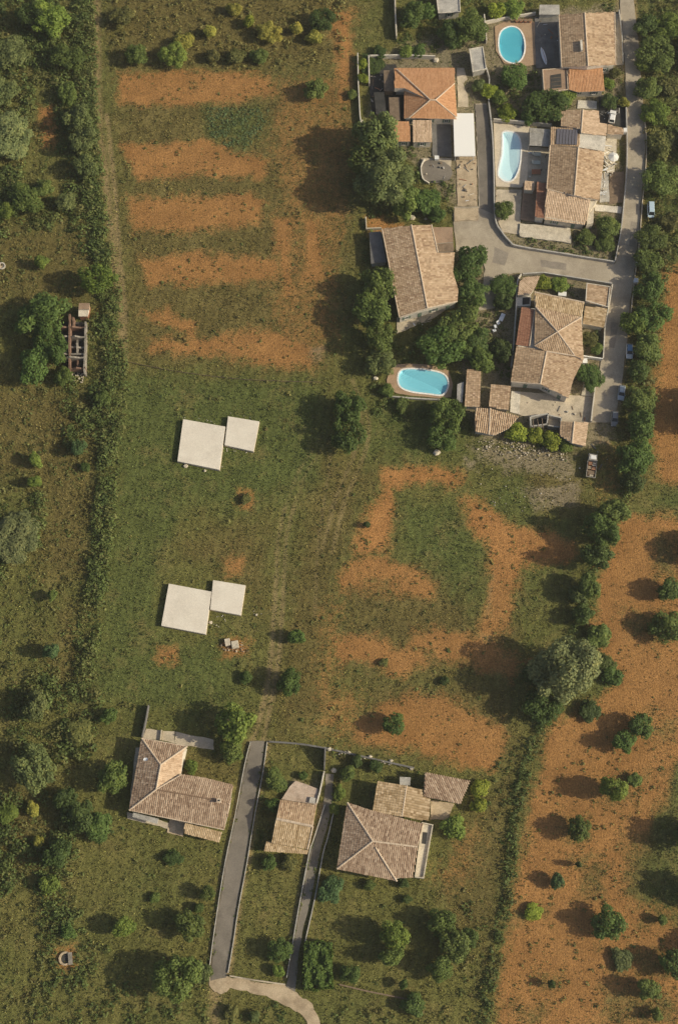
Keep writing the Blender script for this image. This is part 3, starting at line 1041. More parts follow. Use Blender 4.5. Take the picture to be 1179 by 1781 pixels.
for i in range(7):
    a_, b_ = i / 7 + .012, (i + 1) / 7 - .012
    q = [A0[0].lerp(A0[1], a_), A0[0].lerp(A0[1], b_), A0[3].lerp(A0[2], b_), A0[3].lerp(A0[2], a_)]
    MB().add([p + Vector((0, 0, .12)) for p in q] + [Vector(p) for p in q], [(3, 2, 1, 0), (0, 1, 5, 4), (1, 2, 6, 5), (2, 3, 7, 6), (3, 0, 4, 7)]).build('solar_panel', 'solar', h)
slope(h, [(976, 193, 3.3), (1013, 191, 4.2), (1011, 224, 4.2), (975, 219, 3.3)], 'tile_tan', rib=.46)
slope(h, [(1013, 191, 4.2), (1040, 193, 3.4), (1042, 214, 3.4), (1055, 216, 3.1), (1053, 236, 3.1), (1010, 231, 4.2)], 'tile_pink', rib=.46)
ridge(h, (1013, 190, 4.2), (1010, 231, 4.2))
walls(h, [(976, 193), (1040, 193), (1042, 214), (1054, 218), (1052, 235), (976, 219)], 3.2, 'plaster', win=False)
slope(h, [(1008, 231, 3.6), (1053, 237, 3.4), (1051, 263, 3.4), (1006, 256, 3.6)], 'plaster', tiles=False, name='flat_roof')
walls(h, [(1008, 231), (1053, 237), (1051, 263), (1006, 256)], 3.2, 'plaster', .2, win=False)
slope(h, [(1056, 216, 2.7), (1084, 224, 2.5), (1083, 234, 2.5), (1055, 233, 2.7)], 'tile_tan', rib=.46, name='porch_roof')
walls(h, [(1056, 216), (1084, 224), (1083, 234), (1055, 233)], 2.5, 'plaster', .2, win=False)
slope(h, [(934, 316, 2.9), (951, 320, 3.2), (946, 379, 3.2), (930, 377, 2.9)], 'tile_red', rib=.4, name='porch_roof', amp=.05)
walls(h, [(934, 316), (951, 320), (946, 379), (930, 377)], 2.8, 'plaster', .2, win=False)
w = g2([(1022, 348), (1033, 350), (1031, 388), (1020, 390)], 2.6)
MB().prism(w, -.1, 2.6).build('buttress_wall', 'limestone', h)
s_ = house('small terracotta block with a stone ledge left of the red porch strip', [(909, 318), (934, 318), (932, 332), (909, 330)], 'shed', 'shed')
slope(s_, [(912, 314, 2.2), (930, 316, 2.2), (928, 331, 2.2), (911, 330, 2.2)], 'tile_pink', rib=.4, amp=.05)
walls(s_, [(912, 314), (930, 316), (928, 331), (911, 330)], 2.1, 'plaster', .15, win=False)
pg = house('grey slatted pergola between the long pool and the tiled house', [(921, 223), (956, 226), (955, 255), (920, 252)], 'pergola', 'pergola')
w = [at(x, y, 2.5) for x, y in ((921, 223), (956, 226), (955, 254), (920, 252))]
for i in range(16):
    k = (i + .5) / 16
    a_, b_ = w[0].lerp(w[1], k), w[3].lerp(w[2], k)
    d = b_ - a_
    MB().box((a_ + b_) / 2, (d.length + .3, .26, .06), math.atan2(d.y, d.x)).build('slat', 'plaster_grey', pg)
for a_, b_ in ((w[0], w[1]), (w[3], w[2])):
    d = b_ - a_
    MB().box((a_ + b_) / 2 + Vector((0, 0, -.14)), (d.length + .3, .14, .18), math.atan2(d.y, d.x)).build('beam', 'plaster_grey', pg)
for p in w:
    MB().box((p.x, p.y, 1.15), (.14, .14, 2.4)).build('post', 'plaster_grey', pg)
EXCL.append([p[:2] for p in w])

# --- skewed big roof house
h = house('large skewed tan tiled roof house beside the concrete forecourt', [(664, 398), (750, 391), (796, 504), (694, 552)])
slope(h, [(664, 398, 4.2), (715, 392, 5.7), (743, 535, 5.7), (694, 552, 4.2)], 'tile_tan', rib=.5)
slope(h, [(715, 392, 5.7), (750, 391, 4.8), (761, 439, 4.8), (790, 439, 4.0), (787, 473, 4.2), (796, 504, 4.1), (795, 524, 4.2), (743, 535, 5.7)], 'tile_tan', rib=.5)
ridge(h, (715, 391, 5.7), (743, 536, 5.7))
ridge(h, (664, 398, 4.2), (694, 552, 4.2), r=.15, name='eave_trim')
ridge(h, (750, 391, 4.8), (761, 439, 4.8), r=.18)
ridge(h, (694, 552, 4.2), (743, 536, 5.6), r=.16, name='verge_trim')
ridge(h, (743, 536, 5.6), (795, 524, 4.2), r=.16, name='verge_trim')
walls(h, [(664, 398), (750, 391), (761, 439), (790, 439), (787, 473), (796, 504), (795, 524), (743, 537), (694, 552)], 4.0, 'plaster_grey', door=True)
h = house('low brown roofed annex in the corner of the skewed roof house', [(754, 395), (788, 395), (790, 438), (761, 438)], 'annex', 'annex')
slope(h, [(753, 395, 3.2), (787, 395, 3.0), (788, 421, 3.0), (758, 423, 3.2)], 'brown_roof', tiles=False)
slope(h, [(758, 424, 3.0), (788, 422, 2.8), (789, 437, 2.8), (762, 438, 3.0)], 'old_wood', tiles=False)
walls(h, [(753, 395), (787, 395), (789, 437), (762, 438)], 2.8, 'plaster_grey', .2, win=False)
s_ = shed('flat grey lean-to under trees west of the skewed roof house', [(642, 404, 2.3), (662, 402, 2.6), (672, 455, 2.6), (645, 458, 2.3)], 0, 'concrete_dark', wall='plaster_grey', tiles=False)

# --- hip roof house with courtyard
h = house('hipped brown tiled house with grey north lean-to and beige courtyard', [(898, 535), (1010, 552), (1013, 627), (888, 665)])
cz = 5.9
slope(h, [(931, 534, 4.6), (1010, 552, 4.6), (969, 577, cz)], 'tile_tan', rib=.46)
slope(h, [(1010, 552, 4.6), (1014, 626, 4.4), (999, 619, 4.7), (969, 577, cz)], 'tile_tan', rib=.46)
slope(h, [(999, 619, 4.7), (950, 611, 4.8), (929, 602, 4.6), (969, 577, cz)], 'tile_brown_shade', rib=.46)
slope(h, [(929, 602, 4.5), (931, 534, 4.5), (969, 577, cz)], 'tile_brown_shade', rib=.46)
slope(h, [(898, 602, 4.0), (950, 611, 5.0), (939, 668, 5.0), (888, 664, 4.0)], 'tile_brown_shade', rib=.46)
slope(h, [(950, 611, 5.0), (999, 619, 4.3), (1013, 627, 4.1), (996, 660, 4.2), (988, 692, 4.1), (939, 668, 5.0)], 'tile_tan', rib=.46)
slope(h, [(929, 508, 3.8), (1015, 526, 3.8), (1011, 551, 4.3), (931, 534, 4.3)], 'tile_straw', rib=.46, amp=.05)
slope(h, [(907, 534, 3.6), (930, 538, 4.0), (920, 602, 4.0), (897, 600, 3.6)], 'tile_red', rib=.3, amp=.03)
for a_, b_ in (((931, 534, 4.6), (969, 577, cz)), ((1010, 552, 4.6), (969, 577, cz)), ((999, 619, 4.7), (969, 577, cz)), ((929, 602, 4.6), (969, 577, cz)), ((950, 611, 5.0), (939, 668, 5.0)), ((950, 611, 5.0), (999, 619, 4.7)), ((929, 508, 3.8), (1015, 526, 3.8))):
    ridge(h, a_, b_)
ridge(h, (888, 664, 4.0), (939, 668, 5.0), r=.15, name='verge_trim')
ridge(h, (930, 538, 4.0), (920, 602, 4.0), r=.15)
walls(h, [(898, 602), (907, 534), (931, 534), (929, 508), (1015, 526), (1013, 627), (996, 660), (987, 693), (939, 668), (888, 664)], 3.7, 'plaster', door=True)
s_ = shed('small tan tiled roof at the crossroads corner of the hipped house', [(1020, 492, 2.9), (1061, 499, 2.7), (1056, 535, 2.7), (1018, 524, 2.9)], 0, 'tile_tan', rib=.46)
parapet(s_, [(1020, 493), (1060, 499), (1056, 534), (1018, 523)], 2.8, .22, .18)
s_ = shed('second small tan tiled roof by the road wall of the hipped house', [(1017, 532, 2.9), (1055, 537, 2.7), (1049, 569, 2.7), (1013, 563, 2.9)], 0, 'tile_straw', rib=.46)
s_ = house('curved tan tiled terrace roof on the northwest corner of the hipped house', [(900, 490), (938, 482), (925, 510), (900, 513)], 'terrace roof', 'terrace_roof')
slope(s_, [(903, 490, 2.4), (912, 482, 2.4), (938, 480, 2.4), (930, 500, 2.4), (922, 511, 2.4), (900, 513, 2.4)], 'tile_pink', rib=.42, amp=.05)
walls(s_, [(903, 490), (912, 482), (938, 480), (930, 500), (922, 511), (900, 513)], 2.3, 'plaster', .15, win=False)
s_ = house('white well head box with a dark opening beside the red strip roof', [(899, 517), (923, 515), (922, 533), (899, 533)], 'well', 'well_box')
w = g2([(899, 517), (923, 514), (922, 532), (898, 532)], 1.2)
MB().prism(w, -.1, 1.2).build('wall', 'plaster', s_)
MB().prism(g2([(908, 518), (921, 517), (920, 529), (908, 530)], 1.2), 1.1, 1.22).build('opening', 'near_black', s_)
EXCL.append(w)
# ribbed outbuildings
shed('upright ribbed brown tile outbuilding nearest the stadium pool', [(812, 642, 2.6), (836, 646, 2.9), (834, 708, 2.9), (808, 706, 2.6)], 0, 'tile_tan', wall='plaster_grey', rib=.5, amp=.12, group='ribbed outbuildings')
shed('square ribbed brown tile outbuilding against the white courtyard path', [(854, 668, 2.6), (888, 672, 2.9), (884, 713, 2.9), (850, 707, 2.6)], 0, 'tile_tan', wall='plaster_grey', rib=.5, amp=.12, group='ribbed outbuildings')
h = house('wide two part ribbed tile outbuilding above the rubble heap', [(827, 709), (901, 724), (888, 742), (826, 752)], 'shed', 'shed', 'ribbed outbuildings')
slope(h, [(827, 709, 2.9), (852, 711, 2.9), (850, 755, 2.4), (825, 750, 2.4)], 'tile_tan', 'plaster_grey', rib=.5, amp=.12)
slope(h, [(852, 711, 3.0), (901, 724, 3.0), (884, 745, 2.5), (859, 757, 2.4), (851, 755, 2.4)], 'tile_tan', 'plaster_grey', rib=.5, amp=.12)
ridge(h, (852, 710, 3.0), (850, 756, 2.4))
walls(h, [(827, 709), (901, 724), (884, 744), (859, 755), (825, 750)], 2.3, 'plaster_grey', win=False)
h = house('small two tone tiled outbuilding above the parked truck', [(975, 733), (1022, 735), (1017, 775), (975, 756)], 'shed', 'shed', 'ribbed outbuildings')
slope(h, [(975, 733, 2.5), (998, 734, 3.1), (994, 770, 3.1), (973, 757, 2.5)], 'tile_brown_shade', 'plaster_grey', rib=.46)
slope(h, [(998, 734, 3.1), (1022, 735, 2.5), (1017, 776, 2.5), (994, 770, 3.1)], 'tile_pink', 'plaster_grey', rib=.46)
ridge(h, (998, 733, 3.1), (994, 771, 3.1))
walls(h, [(975, 733), (1022, 735), (1017, 775), (994, 769), (973, 757)], 2.4, 'plaster_grey', win=False)
s_ = shed('narrow grey roofed store under the trees beside the stadium pool', [(795, 668, 2.0), (806, 664, 2.2), (804, 700, 2.2), (794, 697, 2.0)], 0, 'plaster_grey', wall='plaster_grey', tiles=False)
s_ = house('roofless dark floored store between the courtyard and the yellow green bushes', [(920, 728), (950, 724), (949, 742), (920, 745)], 'ruin', 'roofless_store')
for a_, b_ in (((920, 729), (951, 724)), ((951, 724), (949, 742)), ((949, 742), (921, 746)), ((921, 746), (920, 729))):
    p, q = at(*a_), at(*b_)
    d = q - p
    MB().box(((p.x + q.x) / 2, (p.y + q.y) / 2, .85), (d.length + .2, .28, 2.0), math.atan2(d.y, d.x)).build('wall', 'plaster_grey', s_)
MB().prism(g2([(921, 730), (950, 725), (948, 741), (922, 744)]), -.05, .06).build('floor', 'near_black', s_)  # floor drawn near black
for k in range(3):
    pa, pb = at(926 + k * 8, 728, 1.9), at(928 + k * 8, 745, 1.9)
    MB().tube(pa, pb, .09, n=6).build('beam', 'old_wood', s_)
s_ = house('roofless plastered bay next to the dark floored store', [(951, 724), (973, 730), (973, 748), (950, 744)], 'ruin', 'roofless_store')
for a_, b_ in (((953, 726), (974, 731)), ((974, 731), (972, 747)), ((972, 747), (951, 744))):
    p, q = at(*a_), at(*b_)
    d = q - p
    MB().box(((p.x + q.x) / 2, (p.y + q.y) / 2, .75), (d.length + .2, .28, 1.8), math.atan2(d.y, d.x)).build('wall', 'plaster_grey', s_)
MB().prism(g2([(954, 728), (972, 732), (971, 745), (953, 743)]), -.05, .06).build('floor', 'concrete', s_)

# --- lower left L shaped house
h = house('L shaped grey brown tiled house left of the lower lane', [(247, 1284), (326, 1298), (405, 1365), (390, 1443), (225, 1409)])
slope(h, [(247, 1284, 3.6), (280, 1330, 5.2), (272, 1373, 5.2), (225, 1409, 3.6)], 'tile_grey', rib=.44)
slope(h, [(247, 1284, 3.6), (326, 1298, 3.6), (280, 1330, 5.2)], 'tile_grey', rib=.44)
slope(h, [(326, 1298, 3.5), (318, 1308, 3.5), (315, 1345, 3.5), (272, 1373, 5.2), (280, 1330, 5.2)], 'tile_pink', rib=.44)
slope(h, [(225, 1409, 3.6), (272, 1373, 5.2), (389, 1394, 5.0), (400, 1400, 4.6), (390, 1443, 3.5), (305, 1424, 3.5)], 'tile_grey', rib=.44)
slope(h, [(272, 1373, 5.2), (318, 1347, 4.1), (356, 1353, 4.0), (405, 1365, 3.9), (400, 1400, 4.9), (389, 1394, 5.1)], 'tile_grey', rib=.44)
for a_, b_ in (((247, 1284, 3.6), (280, 1330, 5.2)), ((326, 1298, 3.6), (280, 1330, 5.2)), ((280, 1330, 5.2), (272, 1373, 5.2)), ((225, 1409, 3.6), (272, 1373, 5.2)), ((317, 1347, 4.0), (272, 1373, 5.2))):
    ridge(h, a_, b_)
ridge(h, (272, 1373, 5.15), (389, 1394, 5.0), 'tile_grey', .16)
ridge(h, (247, 1284, 3.6), (326, 1298, 3.6), r=.13, name='eave_trim')
ridge(h, (225, 1409, 3.6), (390, 1443, 3.5), r=.13, name='eave_trim')
walls(h, [(247, 1284), (326, 1298), (315, 1346), (356, 1353), (405, 1365), (390, 1443), (225, 1409)], 3.4, 'plaster', door=True)
chimney(h, 382, 1393, 4.9, .9, .9, 'brown_roof')
slope(h, [(232, 1413, 2.2), (276, 1424, 2.2), (274, 1433, 2.0), (231, 1421, 2.0)], 'plaster_grey', tiles=False, name='awning')
slope(h, [(322, 1431, 2.5), (386, 1447, 2.5), (381, 1465, 2.2), (320, 1449, 2.2)], 'tile_straw', rib=.4, amp=.05, name='porch_roof')
for x, y in ((323, 1447), (350, 1455), (378, 1462)):
    p = at(x, y, 1)
    MB().box((p.x, p.y, 1.0), (.25, .25, 2.2)).build('post', 'plaster', h)
p = at(254.5, 1322, 4.6)
dd = thing('satellite_dish', 'pale satellite dish on the west slope of the L shaped house', 'satellite dish', p)
MB().tube(p + Vector((0, 0, -.5)), p + Vector((0, 0, .5)), .05, n=6).build('mast', 'steel', dd)
vs, fs = [(0, 0, .0)], []
for r_, z_ in ((.3, .04), (.55, .16)):
    vs += [(r_ * math.cos(k * math.pi / 6), r_ * math.sin(k * math.pi / 6), z_) for k in range(12)]
fs = [(0, 1 + k, 1 + (k + 1) % 12) for k in range(12)] + [(1 + k, 13 + k, 13 + (k + 1) % 12, 1 + (k + 1) % 12) for k in range(12)]
rm = Matrix.Rotation(R(-40), 3, 'X')
MB().add([rm @ Vector(q) + p + Vector((0, 0, .55)) for q in vs], fs).build('dish', 'white_plastic', dd)
MB().tube(p + Vector((0, 0, .55)), p + Vector((0, .4, 1.0)), .025, n=5).build('feed_arm', 'steel', dd)

# --- small two tone house
h = house('small two tone tile house between the two lower lanes', [(487, 1391), (550, 1401), (535, 1477), (472, 1465)])
slope(h, [(487, 1391, 3.2), (550, 1401, 3.2), (544, 1437, 4.1), (481, 1424, 4.1)], 'tile_tan', rib=.42)
slope(h, [(481, 1424, 4.1), (544, 1437, 4.1), (535, 1477, 3.0), (472, 1465, 3.0)], 'tile_straw', rib=.42)
ridge(h, (481, 1424, 4.1), (544, 1437, 4.1), r=.3)
ridge(h, (544, 1437, 4.1), (535, 1477, 3.0), r=.18, name='verge_trim')
walls(h, [(487, 1391), (550, 1401), (535, 1477), (472, 1465)], 3.0, 'plaster')
slope(h, [(463, 1463, 2.5), (536, 1479, 2.6), (534, 1485, 2.4), (459, 1480, 2.2)], 'tile_straw', rib=.4, amp=.05, name='porch_roof')
walls(h, [(463, 1463), (536, 1479), (534, 1485), (459, 1480)], 2.2, 'plaster', .1, win=False)
s_ = house('low pink grey terrace wall ruin behind the small two tone house', [(508, 1364), (552, 1375), (550, 1398), (500, 1390)], 'terrace', 'raised_terrace')
MB().prism(g2([(504, 1368), (514, 1358), (530, 1363), (553, 1372), (551, 1400), (490, 1390)], .9), -.1, [.9, 1.0, .85, .95, .9, .9]).build('platform', 'pink_stone', s_)
MB().prism(g2([(540, 1386), (549, 1388), (548, 1398), (537, 1396)], 1.3), -.1, 1.4).build('oven_block', 'plaster_grey', s_)

# --- hip house with pergola roofs
h = house('hipped grey brown tiled house with white side terrace in the lower middle', [(604, 1396), (735, 1433), (716, 1524), (586, 1511)])
slope(h, [(604, 1396, 3.6), (648, 1463, 5.4), (586, 1511, 3.6)], 'tile_grey', rib=.44)
slope(h, [(604, 1396, 3.6), (640, 1408, 3.6), (735, 1433, 3.6), (726, 1473, 4.9), (648, 1463, 5.4)], 'tile_grey', rib=.44)
slope(h, [(648, 1463, 5.4), (726, 1473, 4.9), (717, 1526, 3.5), (688, 1527, 3.6)], 'tile_grey', rib=.44)
slope(h, [(586, 1511, 3.6), (648, 1463, 5.4), (690, 1532, 3.6)], 'tile_grey', rib=.44)
for a_, b_ in (((604, 1396, 3.6), (648, 1463, 5.4)), ((586, 1511, 3.6), (648, 1463, 5.4)), ((690, 1533, 3.6), (653, 1474, 5.2)), ((648, 1463, 5.4), (726, 1473, 5.0))):
    ridge(h, a_, b_)
walls(h, [(604, 1396), (735, 1433), (717, 1525), (690, 1531), (586, 1511)], 3.5, 'plaster', door=True)
slope(h, [(734, 1430, 2.2), (753, 1434, 2.2), (736, 1528, 2.2), (721, 1526, 2.2)], 'limestone', tiles=False, name='side_terrace', side='whitewash', base=-.1)
MB().prism(g2([(735, 1447), (743, 1448), (740, 1468), (733, 1467)], 2.2), 2.0, 2.215).build('stair_opening', 'near_black', h)
parapet(h, [(734, 1431), (752, 1435), (736, 1527), (722, 1525)], 2.18, .5, .25, 'limestone')
h = house('cane ribbed square roof attached north of the lower hipped house', [(657, 1358), (748, 1389), (745, 1427), (648, 1412)], 'annex', 'annex')
slope(h, [(657, 1358, 3.1), (707, 1367, 3.7), (699, 1419, 3.7), (648, 1412, 3.1)], 'tile_straw', rib=.55, amp=.13)
slope(h, [(708, 1368, 3.6), (733, 1373, 3.4), (735, 1385, 3.4), (748, 1389, 3.2), (745, 1427, 3.2), (700, 1420, 3.6)], 'tile_straw', rib=.55, amp=.13)
ridge(h, (707, 1366, 3.7), (699, 1420, 3.7), r=.16)
walls(h, [(657, 1358), (733, 1373), (735, 1385), (748, 1389), (745, 1427), (648, 1412)], 3.0, 'plaster', win=False)
shed('grey brown tiled barn at the end of the ribbed annex', [(739, 1343, 3.6), (817, 1358, 3.2), (800, 1398, 2.9), (737, 1385, 3.3)], 0, 'tile_grey', cat='barn', name='barn', rib=.44, win=True)
s_ = shed('small pale grey box hut above the ribbed annex roof', [(695, 1351, 2.0), (714, 1352, 2.0), (713, 1366, 2.0), (695, 1365, 2.0)], 0, 'plaster_grey', wall='plaster_grey', tiles=False)

# --- ruin in the trees, left
h = house('roofless brick ruin with open rooms among the trees on the left', [(110, 552), (155, 560), (153, 655), (110, 650)], 'ruin', 'ruined_house')


def ruin_wall(a_, b_, hgt, wd=.42, mat='rust'):
    p, q = at(*a_), at(*b_)
    d = q - p
    L = d.length
    k = max(2, int(L / 1.1))
    rz = math.atan2(d.y, d.x)
    mb = MB()
    vs, n = [], k + 1
    nrm = Vector((-d.y, d.x, 0)).normalized() * (wd / 2)
    for i in range(n):
        c_ = p.lerp(q, i / k)
        hz = hgt * random.uniform(.7, 1.1)
        for s__, z__ in ((-1, -.15), (1, -.15), (1, hz), (-1, hz)):
            vs.append((c_.x + nrm.x * s__, c_.y + nrm.y * s__, z__))
    fs = [(0, 3, 2, 1), tuple((n - 1) * 4 + j for j in range(4))]
    for i in range(k):
        for j in range(4):
            jj = (j + 1) % 4
            fs.append((i * 4 + j, i * 4 + jj, i * 4 + 4 + jj, i * 4 + 4 + j))
    mb.add(vs, fs).build('wall', mat, h)


for a_, b_, hh, mm in (((125, 553), (124, 650), 2.6, 'ruin_brick'), ((152, 566), (150, 655), 2.4, 'ruin_plaster'), ((100, 576), (152, 575), 2.3, 'ruin_brick'), ((108, 592), (152, 592), 2.5, 'ruin_plaster'),
                       ((102, 620), (150, 621), 2.2, 'ruin_plaster'), ((101, 629), (150, 628), 2.6, 'ruin_plaster'), ((114, 647), (152, 646), 2.3, 'ruin_brick'), ((137, 595), (137, 620), 1.9, 'ruin_plaster'),
                       ((118, 595), (118, 619), 1.8, 'ruin_plaster'), ((131, 558), (131, 574), 2.0, 'ruin_brick'), ((126, 607), (137, 607), 1.5, 'ruin_plaster'), ((138, 629), (138, 646), 1.6, 'ruin_brick'), ((138, 608), (151, 608), 1.4, 'ruin_plaster')):
    ruin_wall(a_, b_, hh, .42, mm)
MB().prism(g2([(106, 560), (152, 560), (152, 655), (112, 652)]), -.05, .05).build('floor', 'near_black', h)
EXCL.append(g2([(106, 555), (154, 555), (154, 660), (108, 655)]))
slope(h, [(138, 527, 3.0), (156, 527, 3.0), (156, 538, 3.3), (137, 538, 3.3)], 'brown_roof', tiles=False, name='hut_roof')
slope(h, [(137, 539, 3.2), (155, 539, 3.2), (153, 550, 2.7), (137, 550, 2.7)], 'limestone', tiles=False, name='hut_roof')
walls(h, [(138, 527), (156, 527), (153, 550), (137, 550)], 2.6, 'rust', .15, win=False)

# --- two foundations in the field
for lab, big, small in (('northern cream concrete foundation of two joined slabs on the green field', [(319, 729), (392, 742), (382, 817), (309, 802)], [(397, 724), (451, 733), (441, 785), (391, 774)]),
                        ('southern cream concrete foundation of two joined slabs near the dirt track', [(294, 1015), (368, 1029), (358, 1103), (281, 1088)], [(371, 1009), (427, 1018), (419, 1070), (366, 1060)])):
    h = thing('concrete_foundation', lab, 'foundation', base_of(big), 0, 'concrete foundations in the field')
    for k, (pl, z_) in enumerate(((big, .95), (small, .90))):
        w = g2(pl, z_)
        MB().prism(w, -.2, z_).build('slab', 'slab_cream', h)
        MB().prism(inset(w, -.06), -.2, z_ - .35).build('footing', 'concrete', h)
        EXCL.append(inset(w, -.4))

# ------------------------------------------------------------ low walls and kerbs
def low_wall(label, pts, width, height, mat='plaster_grey', name='low_wall', cat='wall', h2=None, group=None):
    P = [at(*p) for p in pts]
    h2 = height if h2 is None else h2
    vs, n = [], len(P)
    for i, p in enumerate(P):
        d = (P[min(i + 1, n - 1)] - P[max(i - 1, 0)]).normalized()
        nr = Vector((-d.y, d.x, 0)) * (width / 2)
        hz = height + (h2 - height) * i / max(1, n - 1)
        hz *= random.uniform(.95, 1.05)
        for s__, z__ in ((-1, -.2), (1, -.2), (1, hz), (-1, hz)):
            vs.append((p.x + nr.x * s__, p.y + nr.y * s__, z__))
    fs = [(0, 3, 2, 1), tuple((n - 1) * 4 + j for j in range(4))]
    for i in range(n - 1):
        for j in range(4):
            jj = (j + 1) % 4
            fs.append((i * 4 + j, i * 4 + jj, i * 4 + 4 + jj, i * 4 + 4 + j))
    o = MB().add(vs, fs).build(name, mat)
    return tag(o, label, cat, group)


W_ = low_wall
W_('curving garden wall along the north side of the side road', smooth_line([(849, 180), (855, 232), (858, 300), (860, 380), (871, 405), (886, 423), (901, 431), (980, 444), (1067, 458)], 4), .35, 1.0)
W_('roadside wall west of the upper road from the junction to the dark yard', smooth_line([(1068, 456), (1078, 405), (1084, 350), (1088, 300), (1089, 250), (1087, 182)], 3), .3, .9)
W_('short roadside wall beside the topmost tan house', [(1082, 110), (1080, 60), (1075, 20)], .3, .8)
W_('thin parapet along the east edge of the upper road', smooth_line([(1118, 190), (1123, 250), (1121, 300), (1116, 350), (1110, 430), (1103, 480), (1096, 545)], 3), .25, .55, 'concrete')
W_('wall along the south side of the side road above the planted bed', [(908, 479), (943, 477), (1000, 486), (1062, 496)], .3, 1.1)
W_('whitish wall between the hipped house garden and the road', [(1063, 498), (1057, 535), (1050, 570), (1047, 626)], .28, 1.2, 'plaster')
W_('short cross wall closing the small green yard of the hipped house', [(1014, 565), (1049, 571)], .25, 1.3, 'plaster')
W_('whitewashed short wall piece at the foot of the small green yard', [(1012, 622), (1046, 627)], .25, 1.2, 'whitewash')
W_('courtyard wall at the lower end of the road', [(1034, 666), (1030, 700), (1026, 735)], .28, 1.2, 'plaster')
W_('white cross wall north of the long pool', [(857, 212), (905, 216), (958, 221)], .3, 1.4, 'plaster')
W_('thin wall at the top of the oval pool terrace', [(842, 42), (880, 34), (930, 26)], .3, 1.2, 'plaster')
W_('white wall left of the oval pool', [(841, 30), (845, 76)], .3, 1.4, 'plaster')
W_('stone wall bounding the yard between the grey shed and the driveway', [(845, 122), (850, 140), (849, 178)], .3, 1.1, 'plaster_grey')
W_('pale garden wall north of the salmon house', [(643, 102), (700, 101), (756, 103)], .3, 1.5, 'plaster')
W_('outer west wall of the salmon house plot', [(622, 97), (623, 150), (626, 205), (630, 232)], .28, 1.3, 'plaster')
W_('inner planter wall of the salmon house plot', [(641, 101), (642, 150)], .28, 1.3, 'plaster')
W_('lone straight wall running to the top edge left of the gardens', [(686, -20), (687, 30), (689, 70)], .35, 1.8, 'limestone')
W_('rounded stone border of the small yard below the dark terrace', smooth_line([(738, 278), (732, 292), (735, 312), (746, 320)], 3), .3, .6, 'plaster')
W_('retaining wall around the west corner of the hipped house', smooth_line([(905, 480), (898, 495), (896, 540), (892, 600), (888, 640)], 3), .3, 1.2, 'plaster')
W_('wall south of the plank sheds of the salmon house', [(630, 212), (632, 232)], .3, 1.0, 'plaster')
W_('wall stub west of the skewed roof house', [(636, 380), (637, 400), (663, 399)], .3, .9, 'limestone')
W_('white kerb wall on the left side of the lower lane', smooth_line([(436, 1290), (426, 1330), (409, 1420), (392, 1500), (379, 1580), (369, 1650), (364, 1690)], 3), .17, .4, 'plaster_grey')
W_('white kerb wall on the right side of the lower lane', smooth_line([(465, 1290), (458, 1340), (443, 1420), (430, 1500), (415, 1580), (406, 1640), (397, 1692)], 3), .17, .4, 'plaster_grey')
W_('kerb wall on the left side of the second lower lane', smooth_line([(565, 1400), (545, 1462), (538, 1484), (520, 1578), (499, 1700)], 3), .22, .55, 'plaster_grey')
W_('kerb wall on the right side of the second lower lane', smooth_line([(583, 1400), (570, 1457), (562, 1484), (547, 1566), (531, 1637)], 3), .22, .55, 'plaster_grey')
W_('pale upright wall beside the small two tone house', [(564, 1342), (556, 1380), (551, 1398)], .3, 1.4, 'plaster')
W_('tall dark wedge wall at the head of the second lower lane', [(566, 1302), (565, 1322), (564, 1340)], .3, 3.6, 'concrete_dark', h2=.9)
W_('dark thin wall running up from the L shaped house', [(260, 1228), (255, 1256), (249, 1283)], .22, 1.5, 'concrete_dark')
W_('low divider wall between the paving bays of the L shaped house', [(282, 1270), (280, 1288)], .25, .7, 'concrete')
W_('dry stone boundary wall above the lower houses', smooth_line([(468, 1290), (520, 1294), (568, 1302), (640, 1318), (720, 1336)], 3), .4, .35, 'concrete_dark')
W_('garden boundary wall below the orchard of the hipped house', smooth_line([(590, 1712), (640, 1724), (710, 1738)], 3), .3, .3, 'old_wood')
W_('stone edge above the pale dirt path', smooth_line([(400, 1697), (440, 1704), (496, 1712)], 3), .3, .7, 'concrete')
W_('edging wall below the stadium pool deck', smooth_line([(672, 690), (720, 694), (780, 697)], 3), .35, .6, 'plaster_grey')
W_('thin fence line across the field below the ploughed strips', smooth_line([(215, 628), (300, 645), (420, 660), (560, 665)], 2), .05, .25, 'old_wood', 'fence', 'fence')


